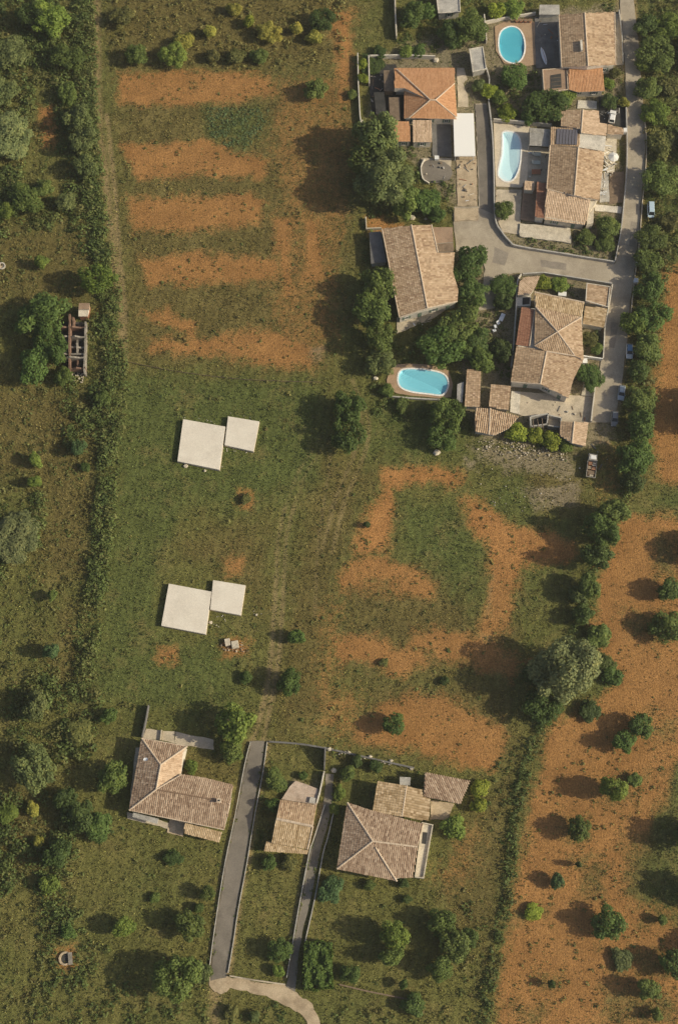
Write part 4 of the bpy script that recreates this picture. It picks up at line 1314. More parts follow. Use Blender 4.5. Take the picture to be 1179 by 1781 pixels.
# ------------------------------------------------------------ pools
def pool(label, key, liner, depth=.75, steps=None):
    w = g2(POOL[key], .10)
    h = thing('swimming_pool', label, 'swimming pool', base_of(POOL[key]), 0, 'swimming pools')
    n = len(w)
    mb = MB()
    mb.add([(x, y, .09) for x, y in w] + [(x, y, -depth) for x, y in inset(w, .12)],
           [(i, n + i, n + (i + 1) % n, (i + 1) % n) for i in range(n)] + [tuple(range(n, 2 * n))])
    mb.build('basin', liner, h)
    o = inset(w, -.42)
    if sum(w[i][0] * w[(i + 1) % n][1] - w[(i + 1) % n][0] * w[i][1] for i in range(n)) < 0:
        w = w[::-1]
    mb = MB()
    lv = [(x, y, -.05) for x, y in w] + [(x, y, .17) for x, y in w] + [(x, y, .17) for x, y in o] + [(x, y, .05) for x, y in o]
    fs = []
    for k in range(3):
        for i in range(n):
            j = (i + 1) % n
            fs.append((k * n + i, k * n + n + i, k * n + n + j, k * n + j))
    mb.add(lv, fs).build('coping', 'whitewash', h)
    MB().add([(x, y, -.04) for x, y in inset(w, -.02)], [tuple(range(n))]).build('water', 'water', h)
    if steps:
        c = at(*steps)
        mb = MB()
        for k in range(3):
            mb.box((c.x, c.y, -.35 - .25 * k - .4), (2.4 - .4 * 0, .5 + .45 * k, .8))
        mb.build('steps', 'white_plastic', h)
        for dx in (-.35, .35):
            MB().tube((c.x + dx, c.y + .3, -.5), (c.x + dx, c.y + .3, .8), .03, n=6).build('handrail', 'steel', h)
    return h


pool('turquoise oval swimming pool on the brown terrace near the top', 'oval', 'pool_liner')
pool('pale blue long swimming pool on the cream deck', 'long', 'pool_liner_pale')
pool('sky blue stadium shaped swimming pool with brown deck in the trees', 'stadium', 'pool_liner_sky')


# ------------------------------------------------------------ vegetation
def leaf_quads(P, Nn, size, r, flat=.42):
    """one bent diamond leaf per point"""
    n = len(P)
    Nn = Nn + r.normal(0, flat, (n, 3))
    Nn /= np.linalg.norm(Nn, axis=1)[:, None] + 1e-9
    a_ = r.normal(0, 1, (n, 3))
    U = np.cross(Nn, a_)
    U /= np.linalg.norm(U, axis=1)[:, None] + 1e-9
    V = np.cross(Nn, U)
    s1 = (size * r.uniform(.6, 1.3, n))[:, None]
    s2 = s1 * r.uniform(.45, .8, n)[:, None]
    vs = np.stack([P - U * s1, P - V * s2 + Nn * s1 * .15, P + U * s1, P + V * s2 + Nn * s1 * .15], 1).reshape(-1, 3)
    fs = np.arange(4 * n).reshape(-1, 4)
    return vs, fs


def crown(name, seed, n, nl, zr, leaf, spread=.62, lobe=(.26, .46), low=-.35):
    r = np.random.default_rng(seed)
    C = [np.zeros(3)]
    Rr = [.62]
    while len(C) < nl:
        d = r.normal(0, 1, 3)
        d /= np.linalg.norm(d)
        if d[2] < low:
            continue
        C.append(d * r.uniform(spread * .75, spread * 1.15))
        Rr.append(r.uniform(*lobe))
    C, Rr = np.array(C), np.array(Rr)
    pts, nrm, tint = [], [], []
    lt = r.normal(0, .10, nl)
    tot = 0
    while tot < n:
        k = r.choice(nl, 4000, p=Rr ** 2 / (Rr ** 2).sum())
        d = r.normal(0, 1, (4000, 3))
        d /= np.linalg.norm(d, axis=1)[:, None]
        p = C[k] + d * (Rr[k] * np.where(r.random(4000) < .72, r.uniform(.82, 1.12, 4000), np.where(r.random(4000) < .5, r.uniform(.4, .9, 4000), r.uniform(1.05, 1.38, 4000))))[:, None]
        dist = np.linalg.norm(p[:, None] - C[None], axis=2) / Rr[None]
        dist[np.arange(4000), k] = 9
        ok = (dist.min(1) > .72) & (p[:, 2] > -.75)
        pts.append(p[ok])
        nrm.append(d[ok] + np.array([0, 0, .55]))
        tint.append(np.clip(r.normal(.45, .16, ok.sum()) + lt[k[ok]], 0, 1))
        tot += ok.sum()
    P, Q, T = np.concatenate(pts)[:n], np.concatenate(nrm)[:n], np.concatenate(tint)[:n]
    P = P * np.array([1, 1, zr])
    vs, fs = leaf_quads(P, Q, leaf, r)
    return np_mesh(name, vs, fs, 'leaf', np.repeat(T, 4))


CROWN = {
    'r': [crown('crown', 20 + i, 3000, 13 + i, .95, .078, .72, (.18, .42), -.45) for i in range(6)],
    's': [crown('crown', 40 + i, 2000, 12 + i, .8, .10, .66, (.22, .4), -.1) for i in range(4)],
    'o': [crown('crown', 60 + i, 3800, 20 + 2 * i, .85, .066, .80, (.14, .34)) for i in range(5)],
    'b': [crown('crown', 70 + i, 9000, 34, .95, .045, .74, (.14, .30)) for i in range(3)],
    't': [crown('crown', 80 + i, 1800, 10, 1.5, .10, .6, (.2, .36), -.6) for i in range(2)],
}


def trunk_mesh(seed, limbs=5):
    r = random.Random(seed)
    mb = MB()
    mb.tube((0, 0, -.03), (0.02, .01, .45), .055, .035, 7)
    for k in range(limbs):
        a_ = k * 6.283 / limbs + r.uniform(-.4, .4)
        z0 = r.uniform(.28, .45)
        p1 = Vector((math.cos(a_) * r.uniform(.15, .28), math.sin(a_) * r.uniform(.15, .28), z0 + r.uniform(.15, .3)))
        mb.tube((0.01, 0, z0), p1, .025, .010, 5)
    return mb.mesh('trunk', 'bark')


TRUNK = [trunk_mesh(i) for i in range(3)]
COLS = {
    'dark': (.066, .100, .028), 'green': (.088, .138, .034), 'mid': (.118, .160, .040), 'olive': (.150, .185, .064), 'grey': (.205, .232, .096),
    'bright': (.165, .225, .044), 'yellow': (.310, .300, .062), 'lime': (.240, .285, .038), 'dull': (.150, .152, .048), 'blue': (.078, .135, .050),
}
cnt = {}


def tree(x, y, r, h, kind, colr, label, group=None, sq=1.0):
    low = kind == 's'
    s = scale_at(y, h * .6)
    rm_ = r / s * (1.16 if group and 'village' in group else 1.03)
    zr = {'r': .95, 's': .8, 'o': .85, 'b': .95, 't': 1.5}[kind]
    rz = min(h * (.58 if low else .50), rm_ * zr * (1.15 if low else 1.7))
    zc = h - rz * (.92 if low else 1.0)
    p = at(x, y, zc)
    nm = 'shrub' if low else 'tree'
    o = thing(nm, label, nm, (p.x, p.y, 0), 0, group)
    k = cnt.get(kind, 0)
    cnt[kind] = k + 1
    c = obj('crown', CROWN[kind][k % len(CROWN[kind])], o, False)
    c.location = (0, 0, zc)
    e_ = random.uniform(.86, 1.16)
    c.scale = (rm_ * e_, rm_ / e_ * random.uniform(.95, 1.08), rz / zr)
    c.rotation_euler = (0, 0, random.uniform(0, 6.28) if sq == 1.0 else random.choice((0, math.pi)))
    j = random.uniform(.8, 1.2) * 1.10
    q = COLS[colr]
    c.color = (q[0] * j, q[1] * j * random.uniform(.95, 1.05), q[2] * j, 1)
    tk = obj('trunk', TRUNK[k % 3], o, False)
    wdt = max(2.2, h * .9) if not low else max(1.2, h)
    tk.scale = (wdt * .8, wdt * .8, zc / .45 * .95 if not low else zc / .5)
    tk.rotation_euler = (0, 0, random.uniform(0, 6.28))
    return o


TREES = []


def G(group, *rows):
    for q in rows:
        TREES.append((q, group))


G('orchard trees on the red soil',
  (1165, 1025, 23, 5.2, 'r', 'green', 'upper of the two orchard trees at the right edge below the hedgerow'),
  (1160, 1089, 27, 5.4, 'r', 'mid', 'wider orchard tree at the right edge just below another of its kind'),
  (1117, 1262, 21, 5.0, 'r', 'green', 'upper right tree of the touching orchard pair east of the great grey tree'),
  (1085, 1287, 20, 5.0, 'r', 'green', 'lower left tree of the touching orchard pair east of the great grey tree'),
  (1065, 1369, 23, 7.6, 'r', 'bright', 'pale green orchard tree with the long oval shadow on red soil'),
  (1102, 1356, 14, 1.8, 's', 'mid', 'low green bush right of the pale green orchard tree'),
  (1004, 1441, 20, 5.2, 'r', 'mid', 'round orchard tree near the hedge, below the pale green one'),
  (1006, 1504, 6, 3.6, 't', 'dark', 'thin sapling with a narrow streak of shadow in the orchard'),
  (969, 1533, 14, 3.8, 'r', 'blue', 'small bluish orchard tree near the hedge below the sapling'),
  (925, 1589, 17, 1.4, 's', 'lime', 'yellow green low bush against the orchard hedge'),
  (1057, 1604, 27, 5.8, 'r', 'green', 'large round orchard tree in the lower right with crisp leaves'),
  (1152, 1600, 10, 2.4, 's', 'mid', 'flat bush between the large round orchard tree and the right edge'),
  (1170, 1680, 24, 6.0, 'r', 'green', 'orchard tree cut by the lower right edge'),
  (1080, 1668, 20, 1.5, 's', 'olive', 'grey green spreading bush in the lower right orchard'),
  (1130, 1720, 20, 5.0, 'r', 'mid', 'round orchard tree in the lower right corner'),
  (958, 1712, 8, 2.6, 's', 'dark', 'small dark bush alone on red soil near the bottom'),
  (1142, 1763, 11, 3.0, 'r', 'mid', 'tiny orchard tree at the bottom edge right'),
  (1204, 1450, 30, 7.5, 'r', 'mid', 'orchard tree just beyond the right edge throwing shade on the green strip'),
  (1218, 1548, 32, 7.5, 'r', 'mid', 'bigger orchard tree beyond the right edge throwing a wide shade'),
  (1212, 950, 30, 6.0, 'r', 'green', 'orchard tree beyond the right edge level with the dark hedgerow'),
  (1232, 705, 45, 9.0, 'r', 'mid', 'large tree beyond the right edge shading the upper red soil'),
  (1225, 1640, 24, 5.0, 'r', 'green', 'orchard tree outside the lower right edge'),
  (1022, 1232, 21, 2.0, 's', 'dark', 'dark oval bush directly below the great grey green tree'),
  (1062, 1177, 20, 2.4, 's', 'green', 'dark bush on the red soil right of the great grey green tree'))
G('trees of the field hedgerow',
  (1112, 742, 26, 6.5, 'r', 'green', 'hedgerow tree at the top of the dark row, beside the road end'),
  (1103, 795, 31, 7.0, 'o', 'green', 'wide dark hedgerow tree right of the parked truck'),
  (1098, 838, 20, 5.0, 'r', 'dark', 'smaller dark hedgerow tree below and right of the parked truck'),
  (1064, 893, 27, 8.0, 'r', 'mid', 'bushy hedgerow tree above the double oval shadow'),
  (1045, 925, 27, 9.0, 'o', 'green', 'tall hedgerow tree casting the upper oval shadow'),
  (1037, 968, 24, 9.0, 'r', 'dark', 'tall hedgerow tree casting the lower oval shadow'),
  (1026, 1018, 20, 6.0, 'r', 'mid', 'hedgerow tree between the tall pair and the great grey tree'),
  (1004, 1036, 17, 4.0, 's', 'olive', 'pale bush on the field side of the hedgerow'),
  (1010, 1068, 19, 4.5, 'r', 'green', 'dark bushy hedgerow tree just above the great grey green tree'),
  (985, 1165, 60, 14.0, 'b', 'grey', 'great grey green tree with billowing crown at the hedgerow bend'),
  (943, 1228, 33, 6.5, 'o', 'green', 'dark green tree tucked under the great grey tree, lower left'),
  (1038, 1108, 24, 3.0, 's', 'mid', 'low green thicket above right of the great grey tree'),
  (1048, 1150, 20, 2.4, 's', 'mid', 'low green thicket right against the great grey tree'),
  (930, 1180, 22, 7.0, 'r', 'dark', 'dark tree on the shaded side of the great grey tree'))
G('trees along the east side of the upper road',
  (1122, 42, 20, 4.5, 'r', 'green', 'roadside tree at the top right beside the road bend'),
  (1162, 48, 26, 4.5, 'o', 'bright', 'light green tree in the top right corner'),
  (1142, 92, 33, 5.5, 'o', 'mid', 'wide light green roadside tree opposite the topmost tan house'),
  (1118, 112, 16, 3.5, 'r', 'bright', 'small bright bush leaning over the road opposite the topmost tan house'),
  (1126, 155, 22, 4.5, 'r', 'mid', 'roadside tree opposite the dark yard'),
  (1165, 150, 22, 3.0, 's', 'dull', 'brownish bush near the right edge opposite the dark yard'),
  (1140, 197, 25, 4.0, 'o', 'bright', 'bright roadside thicket opposite the house annex'),
  (1150, 252, 26, 3.5, 's', 'dull', 'olive brown bush cluster right of the shaded road stretch'),
  (1148, 312, 31, 6.0, 'o', 'mid', 'rounded green tree right of the road, above the pale blue van'),
  (1131, 415, 26, 5.0, 'o', 'mid', 'bushy roadside tree just below the pale blue van'),
  (1126, 452, 24, 5.0, 'r', 'mid', 'roadside tree opposite the road junction'),
  (1128, 502, 27, 6.0, 'o', 'green', 'roadside tree below the white utility boxes'),
  (1098, 562, 23, 5.5, 'r', 'bright', 'bright green tree overhanging the road above the blue roofed car'),
  (1133, 550, 28, 6.0, 'o', 'green', 'dark green tree behind the bright one overhanging the road'),
  (1128, 602, 28, 6.0, 'r', 'mid', 'tree right beside the blue roofed car'),
  (1108, 645, 20, 4.5, 'r', 'green', 'tree between the blue roofed car and the silver car'),
  (1113, 695, 25, 5.0, 'o', 'mid', 'tree right of the silver car'),
  (1165, 385, 20, 3.0, 's', 'dull', 'brown olive bush right of the pale blue van'),
  (1215, 90, 34, 6.0, 'o', 'mid', 'tree outside the top right edge'),
  (1220, 250, 34, 6.0, 'o', 'mid', 'tree outside the right edge beside the brown bushes'))
G('trees of the village gardens',
  (655, 235, 33, 12.5, 'o', 'olive', 'upper crown of the tall grey green trees west of the salmon house'),
  (668, 312, 50, 12.5, 'b', 'olive', 'large grey green tree below the salmon house, shading the red field'),
  (640, 285, 28, 9.0, 'o', 'mid', 'tree on the field side of the large grey green tree'),
  (703, 345, 26, 7.0, 'o', 'mid', 'tree between the large grey green tree and the skewed roof'),
  (740, 348, 24, 4.0, 'r', 'green', 'dark garden tree above the skewed roof house'),
  (762, 372, 15, 3.0, 's', 'green', 'garden bush at the top corner of the low brown annex'),
  (657, 497, 28, 8.5, 'r', 'mid', 'upper tree of the row west of the skewed roof house'),
  (640, 540, 27, 9.0, 'r', 'mid', 'second tree of the row west of the skewed roof, nearest the field'),
  (660, 585, 23, 8.0, 'o', 'mid', 'third tree of the row below the skewed roof corner'),
  (661, 632, 21, 5.0, 'o', 'olive', 'leafy tree touching the brown deck of the stadium pool'),
  (607, 708, 26, 6.8, 'o', 'green', 'upper tree of the isolated pair at the field path'),
  (603, 752, 28, 6.8, 'o', 'green', 'lower tree of the isolated pair at the field path'),
  (817, 462, 28, 5.5, 'r', 'green', 'tree at the forecourt edge right of the skewed roof'),
  (822, 512, 25, 5.5, 'o', 'green', 'tree below the forecourt right of the skewed roof corner'),
  (795, 568, 30, 7.0, 'o', 'mid', 'broad tree below the skewed roof house'),
  (768, 603, 34, 7.0, 'o', 'green', 'broad tree directly above the stadium pool'),
  (833, 588, 22, 5.0, 'r', 'dark', 'dark tree left of the blue white garden chairs'),
  (838, 625, 20, 5.0, 'r', 'mid', 'tree above the upright ribbed outbuilding'),
  (870, 610, 20, 5.0, 'r', 'dark', 'shaded dark tree left of the hipped house'),
  (812, 610, 17, 4.5, 'r', 'green', 'small tree between the stadium pool and the ribbed outbuildings'),
  (778, 722, 27, 6.5, 'o', 'mid', 'tree directly below the stadium pool'),
  (768, 760, 20, 5.0, 'o', 'green', 'lower tree under the stadium pool beside the pale boulder'),
  (700, 705, 13, 2.0, 's', 'mid', 'low bush at the lower left rim of the stadium pool'),
  (672, 680, 12, 2.0, 's', 'mid', 'low bush left of the stadium pool deck'),
  (893, 130, 23, 4.0, 'r', 'green', 'round bushy tree just below the oval pool'),
  (816, 48, 27, 6.5, 'o', 'mid', 'large tree between the top outbuilding and the oval pool'),
  (785, 62, 20, 5.0, 'r', 'dark', 'dark tree left of the grey shed'),
  (715, 28, 22, 5.0, 'r', 'green', 'tree beside the lone straight wall at the top'),
  (742, 20, 16, 4.0, 'r', 'green', 'small tree left of the top outbuilding'),
  (850, 158, 14, 2.5, 's', 'lime', 'bright bush at the head of the dark driveway'),
  (835, 150, 12, 2.0, 's', 'olive', 'pale bush beside the head of the dark driveway'),
  (862, 20, 16, 3.0, 's', 'lime', 'bright bush at the top left of the oval pool'),
  (893, 16, 18, 3.0, 's', 'bright', 'bright bush directly above the oval pool'),
  (950, 186, 30, 5.5, 'o', 'green', 'broad tree between the light well block and the solar panels'),
  (985, 168, 17, 3.0, 's', 'bright', 'bright bush under the bright orange annex'),
  (886, 196, 17, 2.5, 's', 'lime', 'yellow green bush above the long pool'),
  (865, 170, 14, 2.5, 's', 'bright', 'bright bush between the dark driveway and the broad tree'),
  (920, 205, 14, 3.0, 's', 'green', 'green bush behind the white cross wall'),
  (1056, 395, 20, 3.5, 'r', 'mid', 'dense green tree in the corner garden by the road'),
  (1018, 412, 15, 2.0, 's', 'mid', 'green bush at the curved foot of the limestone terrace'),
  (1055, 425, 17, 1.6, 's', 'mid', 'low bush in the road junction corner garden'),
  (875, 364, 14, 3.5, 'r', 'mid', 'small tree against the wall below the long pool'),
  (878, 496, 20, 3.5, 'r', 'green', 'tree in the green bed at the forecourt corner'),
  (872, 526, 16, 3.0, 's', 'dark', 'dark bush above the blue white garden chairs'),
  (945, 493, 14, 2.0, 's', 'lime', 'bright plants in the bed north of the hipped house'),
  (972, 494, 15, 2.2, 's', 'bright', 'leafy plants in the bed beside the small white box'),
  (1027, 588, 14, 2.6, 's', 'dull', 'olive shrub inside the small walled green yard'),
  (1036, 606, 11, 2.0, 's', 'mid', 'small shrub in the bottom corner of the walled green yard'),
  (1026, 653, 22, 4.0, 'r', 'green', 'round tree between the hipped house and the road'),
  (898, 754, 17, 2.6, 's', 'lime', 'leftmost lime green bush over the rubble'),
  (930, 758, 15, 2.6, 's', 'lime', 'second lime green bush from the left over the rubble'),
  (961, 764, 17, 2.8, 's', 'lime', 'third lime green bush from the left over the rubble'),
  (985, 776, 13, 2.2, 's', 'bright', 'rightmost lime green bush, against the small two tone outbuilding'),
  (1083, 178, 9, 2.4, 's', 'yellow', 'yellow bush at the road wall of the dark yard'),
  (1058, 145, 10, 2.2, 's', 'bright', 'small bush right of the bright orange annex'),
  (1068, 128, 10, 2.5, 's', 'dull', 'olive bush between the bright orange annex and the road'),
  (1060, 178, 14, 3.0, 'r', 'dark', 'dark tree in the dark yard by the road'),
  (705, 90, 13, 2.2, 's', 'bright', 'bright bush in the hedge above the salmon house'),
  (727, 88, 13, 2.2, 's', 'green', 'green bush in the hedge above the salmon house, right of a bright one'),
  (660, 90, 12, 2.0, 's', 'dark', 'dark bush at the left end of the hedge above the salmon house'),
  (632, 112, 10, 1.8, 's', 'lime', 'upper bush in the narrow planter left of the salmon house'),
  (632, 136, 10, 1.8, 's', 'lime', 'lower bush in the narrow planter left of the salmon house'),
  (645, 112, 20, .9, 's', 'dark', 'creeper beside the inner planter wall of the salmon house'),
  (612, 165, 9, 1.5, 's', 'mid', 'tiny bush on the field side of the salmon house wall'))
G('trees standing alone in the fields',
  (547, 155, 20, 4.5, 'r', 'mid', 'lone faint green tree on the brown field left of the salmon house'),
  (516, 1108, 15, 4.0, 'r', 'green', 'small round tree right of the dirt track, near the southern foundation'),
  (502, 1187, 21, 5.5, 'r', 'green', 'round tree whose shadow crosses the dirt track'),
  (430, 1178, 12, 1.8, 's', 'green', 'low bush left of the dirt track above the L shaped house'),
  (683, 1257, 19, 5.0, 'r', 'green', 'compact dark green tree alone on the lower red soil'),
  (638, 912, 7, 2.2, 't', 'dark', 'tiny sapling left of the upright soil strip'),
  (772, 1183, 9, 1.2, 's', 'dark', 'small dark bush in the grass between soil strips'),
  (668, 1152, 8, 1.0, 's', 'dull', 'tiny weed bush on the middle soil strip'),
  (428, 868, 11, 1.3, 's', 'dull', 'brown green bush beside the small bare soil patch'),
  (405, 1258, 33, 9.0, 'r', 'bright', 'big light green tree behind the L shaped house'),
  (402, 1308, 22, 5.0, 'r', 'mid', 'smaller green tree below the big light green one by the lane'),
  (335, 1332, 13, 2.4, 's', 'bright', 'bush in the inner corner of the L shaped roof'))
G('trees in the lower left gardens',
  (200, 1352, 26, 6.5, 'r', 'mid', 'tall oval tree just left of the L shaped house'),
  (172, 1437, 27, 4.5, 'r', 'green', 'right hand tree of the dark clump in the lower left lawn'),
  (138, 1418, 28, 5.5, 'r', 'dark', 'darkest tree of the clump in the lower left lawn'),
  (118, 1392, 20, 5.0, 'r', 'dark', 'topmost tree of the dark clump in the lower left lawn'),
  (100, 1482, 24, 5.5, 'r', 'dark', 'dark tree below the clump in the lower left lawn'),
  (86, 1540, 19, 3.0, 's', 'bright', 'bright bush on the left scrub margin below the dark tree'),
  (60, 1336, 36, 7.0, 'o', 'olive', 'big grey green tree near the left edge level with the L shaped house'),
  (62, 1228, 23, 6.0, 'o', 'olive', 'grey green tree near the left edge above the big one'),
  (88, 1131, 15, 5.5, 'r', 'blue', 'small round tree with a long shadow in the left rough grass'),
  (92, 1036, 10, 3.0, 's', 'mid', 'small bush with a dark oval shadow in the left rough grass'),
  (190, 1244, 14, 3.6, 'r', 'green', 'small tree on the grass above left of the L shaped house'),
  (140, 1272, 26, 2.4, 's', 'dull', 'spreading olive bush left of the L shaped house plot'),
  (300, 1489, 17, 1.6, 's', 'dark', 'low dark bush below the porch of the L shaped house'),
  (216, 1612, 20, 5.0, 'r', 'bright', 'light green tree in the middle of the lower left lawn'),
  (330, 1611, 24, 5.6, 'r', 'mid', 'round tree near the lane in the lower left lawn'),
  (306, 1697, 38, 8.5, 'o', 'mid', 'large tree with the big dark shadow at the bottom left'),
  (362, 1556, 13, 4.0, 'r', 'mid', 'small tree against the left lane kerb'),
  (347, 1580, 10, 2.0, 's', 'green', 'low bush near the left lane kerb'),
  (352, 1690, 18, 3.0, 's', 'olive', 'bush beside the bottom of the lane'),
  (58, 1406, 13, 2.4, 's', 'yellow', 'yellow bush in the left scrub'),
  (66, 1462, 10, 2.0, 's', 'yellow', 'smaller yellow bush below the other yellow one in the left scrub'),
  (14, 1412, 20, 2.0, 's', 'bright', 'bright bush at the left edge beside the yellow bush'),
  (120, 1620, 14, 2.0, 's', 'green', 'green bush at the edge of the lower left lawn'),
  (270, 1562, 10, 1.4, 's', 'mid', 'tiny bush above the light green lawn tree'))
G('trees of the left scrubland',
  (88, 34, 31, 7.0, 'o', 'bright', 'light green tree near the top left corner'),
  (55, 28, 24, 6.5, 'o', 'dark', 'dark tree near the top left corner beside the light green one'),
  (118, 100, 27, 5.0, 'o', 'mid', 'green tree left of the hedge track, below the light green corner tree'),
  (20, 92, 33, 4.0, 'o', 'olive', 'spreading pale tree at the upper left edge'),
  (118, 165, 18, 4.0, 'o', 'mid', 'small tree on the hedge track above the tall dense ones'),
  (136, 208, 25, 6.5, 'o', 'olive', 'upper of three dense trees along the hedge track'),
  (145, 246, 24, 6.5, 'o', 'olive', 'middle of three dense trees along the hedge track'),
  (150, 290, 20, 5.5, 'o', 'olive', 'lowest of three dense trees along the hedge track'),
  (116, 352, 17, 4.0, 'o', 'olive', 'pale small tree in the scrub below the three dense trees'),
  (172, 486, 27, 8.0, 'o', 'bright', 'light green tree above the roofless ruin'),
  (75, 548, 39, 7.5, 'o', 'green', 'broad dark tree at the upper left of the roofless ruin'),
  (88, 602, 32, 7.5, 'o', 'green', 'dark tree touching the left walls of the roofless ruin'),
  (62, 638, 30, 6.5, 'r', 'green', 'dark tree at the lower left of the roofless ruin'),
  (108, 655, 18, 4.0, 'r', 'mid', 'small tree at the foot of the roofless ruin'),
  (48, 345, 27, 5.0, 'r', 'mid', 'round green tree in the left scrub above the white ring'),
  (12, 366, 18, 4.0, 'r', 'bright', 'bright bushy tree at the left edge above the white ring'),
  (78, 328, 16, 3.5, 'r', 'mid', 'small tree right of the round green scrub tree'),
  (72, 455, 13, 4.5, 't', 'bright', 'slim bright tree right of the white ring'),
  (178, 690, 16, 3.0, 's', 'mid', 'green bush on the hedge track below the roofless ruin'),
  (62, 800, 14, 4.5, 't', 'bright', 'upper of two slim bright trees in the left rough grass'),
  (60, 838, 13, 4.0, 't', 'bright', 'lower of two slim bright trees in the left rough grass'),
  (138, 776, 14, 4.2, 'r', 'blue', 'small bluish tree with a round shadow left of the hedge track'),
  (150, 812, 10, 1.6, 's', 'green', 'low bush just below the small bluish tree'),
  (25, 935, 46, 4.0, 'b', 'grey', 'large pale silvery tree at the left edge beside the green field'),
  (14, 235, 46, 4.5, 'b', 'grey', 'large pale silvery tree at the upper left edge'),
  (4, 160, 28, 4.0, 'o', 'olive', 'pale tree above the silvery one at the upper left edge'))
G('bushes along the top field edge',
  (238, 96, 19, 4.5, 'o', 'mid', 'leftmost soft green bush above the first ploughed strip'),
  (302, 98, 22, 4.5, 'o', 'bright', 'light green bush above the first ploughed strip'),
  (318, 74, 19, 3.0, 's', 'yellow', 'yellowish low bush behind the light green strip side bush'),
  (366, 54, 13, 4.0, 't', 'yellow', 'upright yellow tree near the top, left of the others'),
  (412, 98, 18, 3.0, 's', 'dull', 'olive bush at the middle of the first strip edge'),
  (452, 100, 17, 3.0, 's', 'mid', 'green bush at the right part of the first strip edge'),
  (468, 55, 20, 4.0, 'o', 'yellow', 'broad yellow tree near the top middle'),
  (432, 38, 12, 3.0, 's', 'lime', 'small lime bush left of the broad yellow tree'),
  (516, 50, 12, 4.0, 't', 'yellow', 'slim yellow tree right of the broad yellow one'),
  (546, 66, 14, 3.0, 's', 'yellow', 'yellow bush right of the slim yellow tree'),
  (562, 36, 22, 4.5, 'o', 'dark', 'dark green tree at the top beside the brown stripes'),
  (370, 98, 13, 3.0, 's', 'dull', 'olive bush below the upright yellow tree'),
  (408, 18, 14, 3.0, 's', 'yellow', 'yellow bush at the very top middle'),
  (212, 30, 20, 3.5, 'o', 'dull', 'dull bush at the top right of the hedge track'))
G('trees of the lower gardens',
  (575, 1545, 22, 3.6, 'r', 'blue', 'bluish leafy tree right of the second lower lane'),
  (607, 1692, 18, 3.6, 'r', 'green', 'dark round tree right of the clipped hedge'),
  (686, 1628, 24, 7.5, 'r', 'bright', 'tall light tree in the lower orchard with a long shadow'),
  (680, 1662, 20, 6.0, 'r', 'mid', 'tree just below the tall light one in the lower orchard'),
  (766, 1602, 23, 5.5, 'r', 'mid', 'upper tree of the lower orchard right column'),
  (786, 1648, 27, 6.0, 'r', 'mid', 'middle tree of the lower orchard right column'),
  (768, 1686, 21, 5.5, 'r', 'mid', 'lowest tree of the lower orchard right column'),
  (814, 1632, 18, 4.0, 'r', 'green', 'dark tree between the lower orchard and the hedge'),
  (700, 1712, 9, 2.6, 's', 'green', 'small bush with an oval shadow near the boundary wall'),
  (702, 1535, 10, 1.6, 's', 'dark', 'dark bush at the lower corner of the hipped roof'),
  (708, 1564, 9, 1.4, 's', 'dark', 'low dark bush on the lawn below the hipped roof'),
  (640, 1541, 11, 1.6, 's', 'mid', 'green bush under the south eave of the hipped house'),
  (487, 1655, 20, 4.0, 'r', 'green', 'tree in the plot between the lanes near the bottom'),
  (484, 1690, 12, 2.0, 's', 'bright', 'bright bush below the tree between the lanes'),
  (480, 1356, 20, 3.5, 'r', 'mid', 'tree right of the lane above the small two tone house'),
  (474, 1400, 13, 3.0, 's', 'green', 'bush squeezed between the lane and the small two tone house'),
  (504, 1501, 15, 2.0, 's', 'dull', 'dull bush below the porch of the small two tone house'),
  (468, 1497, 14, 2.4, 's', 'green', 'green bush beside the lane below the small two tone house'),
  (527, 1350, 9, 1.4, 's', 'green', 'tiny bush above the pink grey terrace'),
  (788, 1437, 23, 3.2, 's', 'bright', 'bright round bush right of the white side terrace'),
  (836, 1370, 17, 2.8, 's', 'lime', 'upper yellow green bush at the end of the barn'),
  (834, 1402, 15, 2.6, 's', 'lime', 'lower yellow green bush at the end of the barn'),
  (603, 1345, 15, 2.4, 's', 'mid', 'upper bush of the row right of the second lane'),
  (590, 1378, 13, 2.2, 's', 'bright', 'middle bush of the row right of the second lane'),
  (582, 1408, 11, 2.0, 's', 'bright', 'lowest bush of the row right of the second lane'),
  (618, 1325, 12, 2.0, 's', 'dark', 'dark bush behind the dry stone wall, left'),
  (655, 1332, 13, 2.0, 's', 'dark', 'dark bush behind the dry stone wall, right'),
  (718, 1748, 22, 2.6, 's', 'green', 'dark bush at the bottom below the boundary wall'),
  (402, 1762, 14, 2.0, 's', 'dull', 'dull bush below the pale dirt path'),
  (440, 1768, 11, 1.6, 's', 'olive', 'small pale bush below the pale dirt path'))
for q, g_ in TREES:
    tree(*q, group=g_)

